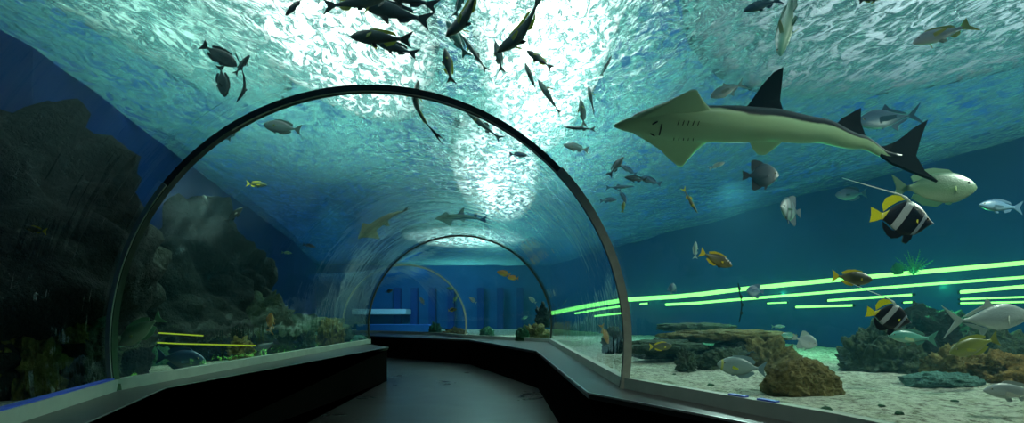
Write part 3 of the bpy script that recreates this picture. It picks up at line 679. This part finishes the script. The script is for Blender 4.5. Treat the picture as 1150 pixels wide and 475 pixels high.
def build_fish(spec, pal, bend):
    S = SPEC[spec]; bmat, fmat, amat = PALF[pal]; root = empty('fish')
    tl = S['tl']; x_end = -0.5 + tl
    bd = lambda x: bend * max(0.0, (0.25 - x)) ** 2 * 1.4
    bm = bmesh.new(); rings = []; n = 26
    for i in range(n + 1):
        t_ = (i / n) ** 1.25; tp, bt, hw = smooth_prof(S['prof'], t_); x = 0.5 - t_ * (1 - tl); r = []
        for k in range(NS):
            a = 2 * PI * k / NS; ca, sa = math.cos(a), math.sin(a)
            y = hw * math.copysign(abs(ca) ** 0.85, ca); z = (tp if sa > 0 else bt) * math.copysign(abs(sa) ** 1.1, sa)
            r.append(bm.verts.new((x, y + bd(x), z)))
        rings.append(r)
    for r0, r1 in zip(rings, rings[1:]):
        for k in range(NS): bm.faces.new((r0[k], r0[(k + 1) % NS], r1[(k + 1) % NS], r1[k]))
    bm.faces.new(rings[0]); bm.faces.new(rings[-1][::-1]); bmesh.ops.recalc_face_normals(bm, faces=bm.faces)
    mesh_obj('body', bm, bmat, root, True)
    def bendall(bm_):
        for v in bm_.verts: v.co.y += bd(v.co.x)
        return bm_
    tailm = amat if spec in ('banner',) or pal in ('brown', 'paleyellow') else fmat
    mesh_obj('tail_fin', bendall(fin_mesh([(x + x_end + 0.012, z) for x, z in S['tail']], 0.005)), tailm, root)
    dmat = amat if pal in ('darkyellow', 'banner', 'brown', 'yellow', 'paleyellow') else fmat
    mesh_obj('dorsal_fin', bendall(fin_mesh(S['dorsal'], 0.005)), dmat, root)
    mesh_obj('anal_fin', bendall(fin_mesh(S['anal'], 0.005)), fmat if spec == 'banner' else dmat, root)
    mesh_obj('pelvic_fin', fin_mesh(S['pelvic'], 0.012), fmat, root)
    pl = S['pect']; px = 0.21; tp, bt, hw = smooth_prof(S['prof'], (0.5 - px) / (1 - tl))
    pts = [(0, .03 * pl / .15), (-.35 * pl, .20 * pl), (-.95 * pl, .12 * pl), (-1.0 * pl, -.12 * pl), (-.5 * pl, -.22 * pl), (0, -.03)]
    for sg in (-1, 1):
        m = Matrix.Rotation(-sg * R(42), 3, 'Z') @ Matrix.Rotation(R(-12), 3, 'Y')
        mesh_obj('pectoral_fin', fin_mesh(pts, 0.003, (px, sg * (hw * 0.93), -.02), m), amat, root)
    ex, ez, er = S['eye']; tp, bt, hw = smooth_prof(S['prof'], (0.5 - ex) / (1 - tl))
    for sg in (-1, 1):
        ey = sg * hw * math.sqrt(max(0.05, 1 - (ez / tp) ** 2)) * 0.96
        bm = bmesh.new(); bmesh.ops.create_uvsphere(bm, u_segments=10, v_segments=8, radius=er)
        for v in bm.verts: v.co.y *= 0.5; v.co += Vector((ex, ey, ez))
        e = mesh_obj('eye', bm, M['eye'], root, True)
        bm = bmesh.new(); bmesh.ops.create_cone(bm, segments=14, radius1=er * 1.35, radius2=er * 1.1, depth=er * 0.35, cap_ends=True)
        bmesh.ops.rotate(bm, verts=bm.verts, matrix=Matrix.Rotation(-sg * PI / 2, 3, 'X'))
        for v in bm.verts: v.co += Vector((ex, ey * 0.985, ez))
        mesh_obj('eye_ring', bm, M['eye_ring'], e)
    if spec == 'banner':
        pts = [Vector((.08, 0, .28)), Vector((.03, 0, .35)), Vector((-.10, 0, .39)), Vector((-.32, 0, .42)), Vector((-.60, 0, .46)), Vector((-.98, .02, .53))]
        fm = finmat('white_streamer', (0.75, 0.78, 0.75))
        bm = bmesh.new(); tube(bm, pts, [.030, .018, .011, .008, .006, .003], 6); mesh_obj('dorsal_streamer', bm, fm, root, True)
    return root
PROTO = {}
def copy_tree(o, parent=None):
    c = o.copy(); COL.objects.link(c); c.parent = parent
    for ch in list(o.children): copy_tree(ch, c)
    return c
def frame_of(ang, yaw, roll):
    a, t_ = R(ang), R(yaw)
    n = Vector((math.cos(t_) * math.cos(a), -math.sin(t_), math.cos(t_) * math.sin(a)))
    u0 = Vector((-math.sin(a), 0, math.cos(a)))
    if u0.z < 0 or (abs(u0.z) < 0.17 and False): u0 = -u0
    side = n.cross(u0).normalized(); u0 = side.cross(n).normalized()
    away = side if side.y > 0 else -side
    u = (u0 * math.cos(R(roll)) + away * math.sin(R(roll))).normalized()
    y = u.cross(n).normalized()
    return n, y, u
GT = 'silhouetted fish under the rippling surface'
def fish(kind, name, px, py, L, ang, d, label, pal='dark', roll=0, yaw=0, bend=0.0, group=None, cat='fish'):
    key = (kind, pal, bend)
    if key not in PROTO: PROTO[key] = root = build_fish(kind, pal, bend)
    else: root = copy_tree(PROTO[key])
    root.name = name
    if roll < 75: roll *= 0.45
    if group == GT: L *= 1.08
    if d is None: d = 2.12 * FPX / (HORIZ - py)
    n, y, u = frame_of(ang, yaw, roll); s = L * d / FPX / max(0.5, math.cos(R(yaw)))
    root.matrix_world = Matrix.Translation(P(px, py, d)) @ Matrix(((n.x, y.x, u.x), (n.y, y.y, u.y), (n.z, y.z, u.z))).to_4x4() @ Matrix.Scale(s, 4)
    tag(root, label, cat, group); return root
F = fish
GT = 'silhouetted fish under the rippling surface'
F('unicorn', 'surgeonfish', 246, 62, 44, -32, None, 'dark oval fish diving right, topmost of the four at upper left', roll=15, group=GT)
F('unicorn', 'surgeonfish', 250, 91, 34, -82, None, 'dark oval fish pointing straight down at upper left', roll=20, group=GT)
F('snapper', 'snapper', 272, 73, 26, 52, None, 'small dark fish angled up right beside the pointing-down one', roll=30, group=GT)
F('slender', 'snapper', 278, 97, 42, -125, None, 'slim curved dark fish, rightmost of the four at upper left', roll=70, bend=0.9, group=GT)
F('unicorn', 'surgeonfish', 317, 143, 40, 172, 5.2, 'grey-green oval fish just inside the upper left of the large arch', 'grey', roll=20, group=GT)
F('snapper', 'snapper', 263, 148, 24, 55, 5.1, 'small dim fish just left of the large arch at upper left', 'grey', roll=30, group=GT)
F('snapper', 'snapper', 331, 7, 28, -135, 3.2, 'dark fish cut by the top edge at left, head down', roll=40, group=GT)
F('snapper', 'snapper', 398, 3, 66, 8, 3.15, 'dark yellow-finned fish cut by the top edge, tail to the left', 'darkyellow', roll=35, group=GT)
F('snapper', 'snapper', 444, 14, 78, 166, 3.3, 'large dark fish heading left under the top edge', 'dark', roll=35, group=GT)
F('snapper', 'snapper', 458, -2, 66, 164, 3.05, 'dark fish cut by the top edge above the large one', 'dark', roll=35, group=GT)
F('snapper', 'snapper', 428, 43, 66, 177, 3.5, 'dark fish with yellow back fin heading left above the large arch', 'darkyellow', roll=25, group=GT)
F('snapper', 'snapper', 445, 54, 48, 163, 3.75, 'dark fish overlapped by the yellow-finned one above the arch', 'dark', roll=30, group=GT)
F('snapper', 'snapper', 526, 20, 62, -140, 3.3, 'dark yellow-finned fish diving left just right of centre top', 'darkyellow', roll=60, bend=0.7, group=GT)
F('snapper', 'snapper', 588, 39, 66, -146, 3.4, 'dark fish with yellow fins crossing the white glare diagonally', 'darkyellow', roll=55, bend=0.7, group=GT)
F('snapper', 'snapper', 503, 74, 38, 101, None, 'dark fish pointing up with yellow fins left of the glare', 'darkyellow', roll=60, group=GT)
F('slender', 'snapper', 533, 60, 48, 125, None, 'slim pale-edged fish pointing up left between dark ones', 'grey', roll=60, group=GT)
F('snapper', 'snapper', 513, 44, 44, 120, 3.75, 'dim green fish behind the diving yellow-finned one', 'teal', roll=50, group=GT)
F('snapper', 'snapper', 516, 4, 30, 70, 3.2, 'blue-green fish cut by the top edge beside the diving one', 'teal', roll=50, group=GT)
F('snapper', 'snapper', 560, 64, 34, 103, None, 'slim green-grey fish pointing up at the tip of the diagonal one', 'grey', roll=70, group=GT)
F('snapper', 'snapper', 606, 67, 34, 145, None, 'grey fish with a yellow fin right of the glare', 'darkyellow', roll=50, group=GT)
F('snapper', 'snapper', 597, 89, 38, 112, None, 'grey fish seen from below with yellow fin on its left', 'grey', roll=80, group=GT)
F('snapper', 'snapper', 617, 109, 44, 123, None, 'grey fish seen from below with two orange fins', 'greyorange', roll=85, group=GT)
F('snapper', 'snapper', 664, 112, 30, 102, None, 'grey fish seen from below with two bright yellow fins', 'grey', roll=85, group=GT)
F('snapper', 'snapper', 654, 127, 30, 98, None, 'pale grey fish just below the two-yellow-finned one', 'grey', roll=70, group=GT)
F('slender', 'minnow', 681, 74, 28, 64, None, 'slim shining white fish in the blue right of the glare', 'pale', roll=30)
F('slender', 'snapper', 651, 144, 34, 176, 5.3, 'dark slim fish above the glinting one right of the arch', 'dark', roll=20, group=GT)
F('snapper', 'snapper', 647, 166, 28, 168, 5.6, 'fish with glinting white back beside the large arch', 'pale', roll=0, group=GT)
F('snapper', 'snapper', 464, 119, 54, 78, 4.3, 'curved yellow-edged fish behind the top of the large arch', 'darkyellow', roll=75, bend=0.9, group=GT)
F('slender', 'barracuda', 543, 141, 54, 141, 4.8, 'thin green-grey spindle-shaped fish inside the arch over the glare', 'grey', roll=0)
F('snapper', 'snapper', 582, 174, 20, -4, 6.0, 'small dark fish inside the arch, right of the glare column', 'dark', group=GT)
GR = 'small school right of the large arch'
F('snapper', 'snapper', 692, 187, 28, 52, 5.4, 'dark fish angled up, topmost of the small school', 'dark', roll=20, group=GR)
F('snapper', 'snapper', 706, 191, 22, 150, 6.0, 'dim grey fish behind the angled-up one of the school', 'blue', roll=20, group=GR)
F('snapper', 'snapper', 714, 201, 26, 172, 5.6, 'grey fish with a glint in the middle of the school', 'dark', roll=10, group=GR)
F('snapper', 'snapper', 731, 203, 26, 160, 5.8, 'grey-blue fish, rightmost of the small school', 'blue', roll=10, group=GR)
F('slender', 'snapper', 696, 210, 34, 3, 5.5, 'slim grey fish low in the small school', 'blue', roll=10, group=GR)
F('snapper', 'snapper', 699, 220, 18, -62, 5.6, 'tiny fish pointing down under the small school', 'blue', group=GR)
F('snapper', 'snapper', 683, 225, 20, 5, 5.7, 'tiny dim fish right at the edge of the large arch', 'blue', group=GR)
F('snapper', 'snapper', 700, 232, 14, 80, 5.7, 'tiny yellowish fish, lowest under the small school', 'yellow', group=GR)
# centre right
F('slender', 'rabbitfish', 775, 225, 34, -60, 3.9, 'black fish with yellow edges diving below the ray snout', 'brown', roll=0)
F('unicorn', 'unicornfish', 804, 291, 40, -24, 3.4, 'brown-olive fish with yellow tail above the green lines', 'brown', roll=8)
F('snapper', 'snapper', 781, 281, 20, 88, 6.5, 'pale blue-grey fish upright behind the brown-olive one', 'pale')
F('unicorn', 'unicornfish', 957, 312, 46, -6, 3.3, 'brown fish with yellow tail crossing the long green line', 'brown', roll=8)
F('disc', 'batfish', 854, 197, 42, 0, 4.2, 'dark round-bodied batfish facing right below the ray', 'batdark', roll=5)
F('disc', 'batfish', 888, 236, 36, 176, 4.6, 'grey striped round-bodied batfish facing left', 'batstripe', roll=10, yaw=30)
F('banner', 'bannerfish', 1013, 246, 72, -8, 2.9, 'black and white bannerfish with yellow tail, the upper of two', 'banner', roll=8)
F('banner', 'bannerfish', 998, 356, 52, -14, 2.9, 'black and white bannerfish with yellow tail near the rocks', 'banner', roll=5)
F('surgeon', 'wrasse', 1049, 211, 96, 0, 3.6, 'large pale green fish facing right above the upper bannerfish', 'palegreen', roll=5)
F('snapper', 'snapper', 1124, 232, 50, 176, 4.6, 'pale blue fish facing left near the right edge', 'blue')
F('surgeon', 'snapper', 956, 218, 36, 184, 6.2, 'dim teal fish facing left between batfish and wrasse', 'blue')
F('trevally', 'trevally', 1000, 133, 76, 188, 5.1, 'blue-grey fork-tailed trevally behind the ray tail', 'blue', roll=15)
F('trevally', 'trevally', 818, 101, 44, -158, 4.5, 'pale fork-tailed fish half hidden behind the ray', 'pale', roll=20)
F('snapper', 'snapper', 1059, 38, 72, -162, 3.2, 'pale grey fish with yellow tail at the upper right', 'paleyellow', roll=55)
F('snapper', 'mullet', 884, 22, 84, -100, 3.0, 'long green fish diving from the top edge, pale side fins', 'teal', roll=75)
F('snapper', 'snapper', 856, 6, 46, -163, 3.3, 'blue fish cut by the top edge beside the long green one', 'blue', roll=40)
F('snapper', 'snapper', 978, -1, 30, 10, 3.1, 'fish with yellow belly fin cut by the top edge at right', 'darkyellow', roll=30)
F('snapper', 'snapper', 805, 186, 20, 20, 5.6, 'small pale fish just behind the ray wing tip', 'pale')
F('surgeon', 'surgeonfish', 833, 412, 56, 174, 3.75, 'grey-blue surgeonfish with yellow eye mask over the sand', 'surgeon')
F('disc', 'batfish', 904, 383, 24, -22, 4.9, 'small pale round fish over the sand behind the boulder', 'pale', yaw=20)
F('surgeon', 'snapper', 886, 377, 18, 178, 5.6, 'small teal fish beside the pale round fish', 'teal')
F('trevally', 'trevally', 1107, 358, 98, 4, 3.7, 'long silvery fish at the right edge over the rocks', 'pale', roll=0)
F('snapper', 'snapper', 1025, 379, 56, 176, 3.8, 'grey-green slim fish just above the craggy rock', 'teal')
F('unicorn', 'grouper', 1094, 388, 58, 197, 3.6, 'yellow-olive fish over the orange-brown rock', 'yellow')
F('snapper', 'snapper', 1140, 440, 72, 178, 2.8, 'large pale grey fish cut by the right edge near the sand', 'pale')
F('disc', 'batfish', 848, 327, 20, 175, 5.8, 'small teal square-looking fish over the green lines', 'blue')
F('unicorn', 'surgeonfish', 742, 389, 26, 2, 5.4, 'dark fish with a yellow tail before the rock shelf', 'brown')
F('snapper', 'snapper', 679, 375, 24, -70, 6.8, 'orange fish seen through the large arch at lower right', 'orange')
F('disc', 'batfish', 755, 324, 13, 80, 7.2, 'tiny blue-white fish upright near the green lines', 'blue')
F('snapper', 'snapper', 874, 367, 16, 0, 5.9, 'tiny teal fish above the right end of the rock shelf', 'teal')
# left side
F('surgeon', 'parrotfish', 158, 371, 54, -143, 4.25, 'pale grey-green fish swimming down beside the arch foot', 'palegreen', yaw=10)
F('surgeon', 'unicornfish', 203, 403, 60, -6, 4.95, 'dark blue-grey fish resting low over the left sand', 'blue', yaw=5)
F('unicorn', 'surgeonfish', 295, 391, 34, -150, 6.5, 'black fish low over the left sand beside the reflection line', 'dark', yaw=20)
F('snapper', 'snapper', 304, 363, 26, 60, 6.8, 'reddish-brown fish above the black one at left', 'orange', yaw=40)
F('snapper', 'snapper', 263, 242, 26, 42, 5.4, 'dark fish angled up on the skyline of the dark hill', 'dark')
F('snapper', 'snapper', 232, 228, 20, 112, 5.4, 'dark fish pointing up on the skyline of the dark hill', 'dark')
F('snapper', 'snapper', 288, 207, 24, -5, 6.0, 'small fish with yellow tail over the dark green water', 'brown')
F('snapper', 'snapper', 347, 276, 15, -12, 8.0, 'small dark fish against the pale surface edge', 'dark')
F('snapper', 'snapper', 322, 284, 12, -5, 8.0, 'tiny greenish fish left of the pale surface edge', 'palegreen')
F('snapper', 'snapper', 40, 258, 26, 170, 2.95, 'dim brown fish in front of the big dark rock at far left', 'brown')
# far tank
GF = 'tiny fish in the far tank'
for px, py, L, an, pal, lab in ((437, 327, 9, 20, 'dark', 'tiny dark fish near the left side of the smallest arch'),
    (506, 324, 9, 170, 'palegreen', 'tiny pale fish, uppermost beside the smallest arch edge'),
    (511, 336, 9, 60, 'palegreen', 'tiny green fish in the middle beside the smallest arch edge'),
    (531, 337, 11, 140, 'pale', 'tiny pale fish just right of the smallest arch edge'),
    (508, 348, 10, 10, 'brown', 'tiny brown fish, lowest beside the smallest arch edge'),
    (566, 307, 16, 168, 'orange', 'orange-tan fish, upper of the pair below the middle arch top'),
    (576, 312, 13, 175, 'orange', 'orange-tan fish, lower of the pair below the middle arch top'),
    (598, 337, 11, 140, 'pale', 'tiny pale fish near the right side of the middle arch'),
    (589, 357, 8, 20, 'teal', 'tiny teal fish low inside the middle arch'),
    (474, 338, 10, 120, 'pale', 'tiny pale streak of a fish in the smallest arch')):
    F('surgeon', 'fish', px, py, L, an, 11.0 + (px % 5) * 0.4, lab, pal, group=GF)
F('slender', 'fish', 622, 328, 9, 100, 8.6, 'tiny white upright fish just right of the middle arch', 'pale', group=GF)
F('slender', 'fish', 634, 340, 10, 50, 8.6, 'tiny teal slanting fish right of the middle arch', 'teal', group=GF)

# ------------------------------------------------------------------ guitarfish (shark-like ray)
def skin_ray(name, palette):
    back, belly, edge = palette
    t = NT(name); tc = t.n('TexCoord'); g = t.n('NewGeometry')
    at = t.n('Attribute', attribute_name='updown').outputs['Fac']
    n1 = t.noise(tc.outputs['Object'], 14, 4, 0.6); n2 = t.noise(tc.outputs['Object'], 5, 3)
    bl = t.mix(t.ramp(n2, [(0.35, 0.0), (0.7, 0.5)]), belly + (1,), edge + (1,))
    xs = t.n('SeparateXYZ', {0: tc.outputs['Object']}).outputs[0]
    back_k = t.n('MapRange', {0: xs, 1: -0.33, 2: -0.42, 3: 0.0, 4: 0.20}, clamp=True).outputs[0]
    tip_k = t.n('MapRange', {0: xs, 1: -0.84, 2: -0.90, 3: 0.0, 4: 0.7}, clamp=True).outputs[0]
    at = t.math('ADD', t.math('ADD', at, back_k), tip_k)
    f = t.ramp(t.math('ADD', at, t.math('MULTIPLY', t.math('SUBTRACT', n1, 0.5), 0.12)), [(0.52, 0.0), (0.60, 1.0)])
    c = t.mix(f, bl, back + (1,))
    return t.pbr(c, 0.42, t.bump(n1, 0.1, 0.005), 0.4)
def build_ray(palette, phi):
    """nose at x=0, length 1 towards -x is the tail; z is up (the dark back)"""
    root = empty('guitarfish'); m = skin_ray('guitarfish_skin_%d' % (phi * 100), palette)
    dk = plain('dark_ray_fin', tuple(c * 0.6 for c in palette[0]), 0.9, spec=0.05); pale = finmat('pale_ray_fin', (palette[1][0] * 1.1, palette[1][1] * 1.05, palette[1][2] * 0.8))
    # position along the body, half width, back height, belly depth
    pr = [(0, .006, .004, .004), (.03, .024, .010, .010), (.08, .044, .020, .017), (.14, .062, .032, .024), (.20, .072, .042, .030), (.30, .074, .050, .034), (.40, .070, .056, .040),
          (.50, .060, .054, .040), (.60, .050, .046, .035), (.70, .038, .036, .027), (.80, .021, .020, .016), (.90, .005, .006, .006)]
    cb = [(0, 0), (.10, .004), (.30, -.004), (.50, -.010), (.65, -.028), (.78, -.065), (.87, -.108), (1.05, -.118)]   # sideways drift of the spine in the picture
    def lerp(tab, x, k):
        for a, b in zip(tab, tab[1:]):
            if a[0] <= x <= b[0]: f = (x - a[0]) / (b[0] - a[0]); f = f * f * (3 - 2 * f) if k == 1 and tab is cb else f; return a[k] + (b[k] - a[k]) * f
        return tab[-1][k]
    cs, sn = math.cos(phi), math.sin(phi)
    def bendv(v):
        b = lerp(cb, min(1, max(0, -v.x)), 1); v.z += b * cs; v.y += b * sn
    bm = bmesh.new(); lay = bm.verts.layers.float.new('updown'); rings = []; n = 44; ns = 24
    for i in range(n + 1):
        x = 0.9 * (i / n) ** 1.1; hw, up, dn = (lerp(pr, x, k) for k in (1, 2, 3)); r = []
        for k in range(ns):
            a = 2 * PI * k / ns; ca, sa = math.cos(a), math.sin(a)
            v = bm.verts.new((-x, hw * ca, (up * sa if sa > 0 else dn * sa * 0.9))); v[lay] = 0.5 + 0.5 * sa; r.append(v)
        rings.append(r)
    for r0, r1 in zip(rings, rings[1:]):
        for k in range(ns): bm.faces.new((r0[k], r0[(k + 1) % ns], r1[(k + 1) % ns], r1[k]))
    bm.faces.new(rings[0]); bm.faces.new(rings[-1][::-1]); bmesh.ops.recalc_face_normals(bm, faces=bm.faces)
    for v in bm.verts: bendv(v.co)
    body = mesh_obj('body', bm, m, root, True)
    # wings: rows from body edge outwards
    def wing(nm, rows, sg, mat, sk=0.12):
        if sg > 0: rows = [(a_, b_, c_ * (1.0 if c_ < .05 else 0.92 + 0.08 * .05 / c_), d_) for a_, b_, c_, d_ in rows]
        rows = [(a_ - sk * sg * c_, b_ - sk * sg * c_, c_, d_) for a_, b_, c_, d_ in rows]
        bm = bmesh.new(); lay = bm.verts.layers.float.new('updown'); top = []; bot = []
        for x0, x1, y, th in rows:
            k = 12; rt = []; rb = []
            for j in range(k + 1):
                f = j / k; x = x0 + (x1 - x0) * f; h = th * math.sin(PI * (0.08 + 0.88 * f)) ** 0.6 + 0.0008
                a = bm.verts.new((-x, sg * y, h)); b = bm.verts.new((-x, sg * y, -h * 0.8)); a[lay] = 1.0; b[lay] = 0.0; rt.append(a); rb.append(b)
            top.append(rt); bot.append(rb)
        for i in range(len(rows) - 1):
            for j in range(12):
                bm.faces.new((top[i][j], top[i][j + 1], top[i + 1][j + 1], top[i + 1][j])); bm.faces.new((bot[i][j], bot[i + 1][j], bot[i + 1][j + 1], bot[i][j + 1]))
            bm.faces.new((top[i][0], top[i + 1][0], bot[i + 1][0], bot[i][0])); bm.faces.new((top[i][12], bot[i][12], bot[i + 1][12], top[i + 1][12]))
        bm.faces.new(top[-1] + bot[-1][::-1]); bmesh.ops.recalc_face_normals(bm, faces=bm.faces)
        for v in bm.verts: bendv(v.co)
        return mesh_obj(nm, bm, mat, root, True)
    for sg in (-1, 1):
        k = 0.74 if sg > 0 else 1.08
        rows = [(.07, .37, .035, .020), (.11, .335, .065, .015), (.145, .318, .092, .011), (.18, .305, .118, .008), (.205, .296, .145, .006), (.228, .288, .168, .004), (.248, .283, .186, .003), (.262, .279, .200, .002)]
        rows = [(x0, x1, y if y < .05 else .035 + (y - .035) * k, th) for x0, x1, y, th in rows]
        wing('pectoral_fin', rows, sg, m, 0.26 if sg > 0 else -0.04)
        wing('pelvic_fin', [(.44, .57, .04, .010), (.46, .555, .075, .006), (.478, .54, .108, .004), (.50, .525, .135, .002)] if sg < 0 else [(.44, .54, .04, .010), (.47, .53, .055, .004)], sg, m, 0.1)
    def vfin(nm, pts):
        bm = fin_mesh(pts, 0.0045); bmesh.ops.subdivide_edges(bm, edges=bm.edges, cuts=2)
        for v in bm.verts: bendv(v.co)
        mesh_obj(nm, bm, dk, root)
    vfin('dorsal_fin', [(-.40, .03), (-.45, .10), (-.49, .17), (-.535, .235), (-.57, .265), (-.558, .19), (-.545, .11), (-.56, .020)])
    vfin('dorsal_fin', [(-.69, .010), (-.735, .085), (-.80, .145), (-.79, .08), (-.80, .005)])
    vfin('tail_fin', [(-.83, .014), (-.90, .06), (-.955, .115), (-1.0, .15), (-.965, .07), (-.94, .0), (-.955, -.055), (-.985, -.09), (-.92, -.06), (-.84, -.014)])
    # mouth, nostrils, gill slits on the belly side, eyes above
    bm = bmesh.new(); tube(bm, [Vector((-.155, y, -.0255 - .001 + abs(y) * .12)) for y in (-.026, -.013, 0, .013, .026)], .0022, 6)
    for v in bm.verts: bendv(v.co)
    mesh_obj('mouth', bm, M['eye'], body)
    for sg in (-1, 1):
        bm = bmesh.new(); tube(bm, [Vector((-.125, sg * .022, -.0215)), Vector((-.14, sg * .034, -.0205))], .0025, 6)
        for v in bm.verts: bendv(v.co)
        mesh_obj('nostril', bm, M['eye'], body)
        bm = bmesh.new(); bmesh.ops.create_uvsphere(bm, u_segments=10, v_segments=8, radius=.009)
        for v in bm.verts: v.co += Vector((-.115, sg * .045, .014)); bendv(v.co)
        mesh_obj('eye', bm, M['eye'], root, True)
        for k in range(5):
            bm = bmesh.new(); x = -.205 - k * .016; tube(bm, [Vector((x, sg * .030, -.0285)), Vector((x - .002, sg * .046, -.0240))], .0013, 5)
            for v in bm.verts: bendv(v.co)
            mesh_obj('gill_slit', bm, M['rock'], body)
    return root
def place_ray(root, px, py, L, ang, d, phi, yaw, label):
    """px, py is the nose; ang the picture direction from tail to nose"""
    a = R(ang); s = L * d / FPX
    n = Vector((math.cos(a) * math.cos(R(yaw)), -math.sin(R(yaw)), math.sin(a) * math.cos(R(yaw)))).normalized(); up = Vector((-math.sin(a), 0, math.cos(a)))
    if up.z < 0: up = -up
    side = n.cross(up).normalized(); up = side.cross(n).normalized(); away = side if side.y > 0 else -side
    z = (up * math.cos(phi) + away * math.sin(phi)).normalized(); y = z.cross(n).normalized()
    root.matrix_world = Matrix.Translation(P(px, py, d)) @ Matrix(((n.x, y.x, z.x), (n.y, y.y, z.y), (n.z, y.z, z.z))).to_4x4() @ Matrix.Scale(s, 4)
    tag(root, label, 'ray')
PHI = R(20)
ray = build_ray(((0.012, 0.016, 0.022), (0.42, 0.62, 0.38), (0.36, 0.50, 0.27)), PHI)
place_ray(ray, 690, 141, 322, 177, 3.7, PHI, -9, 'large shark-like guitarfish gliding left, pale green belly and dark fins')
r2 = build_ray(((0.10, 0.11, 0.06), (0.30, 0.30, 0.16), (0.2, 0.22, 0.12)), R(60))
place_ray(r2, 402, 268, 68, 218, 9.4, R(60), 0, 'tan guitarfish with pointed tail seen far off inside the large arch')
r3 = build_ray(((0.03, 0.07, 0.05), (0.10, 0.22, 0.14), (0.08, 0.16, 0.1)), R(35))
place_ray(r3, 488, 246, 60, 186, 9.6, R(35), 0, 'dark green ray silhouette just above the middle arch')
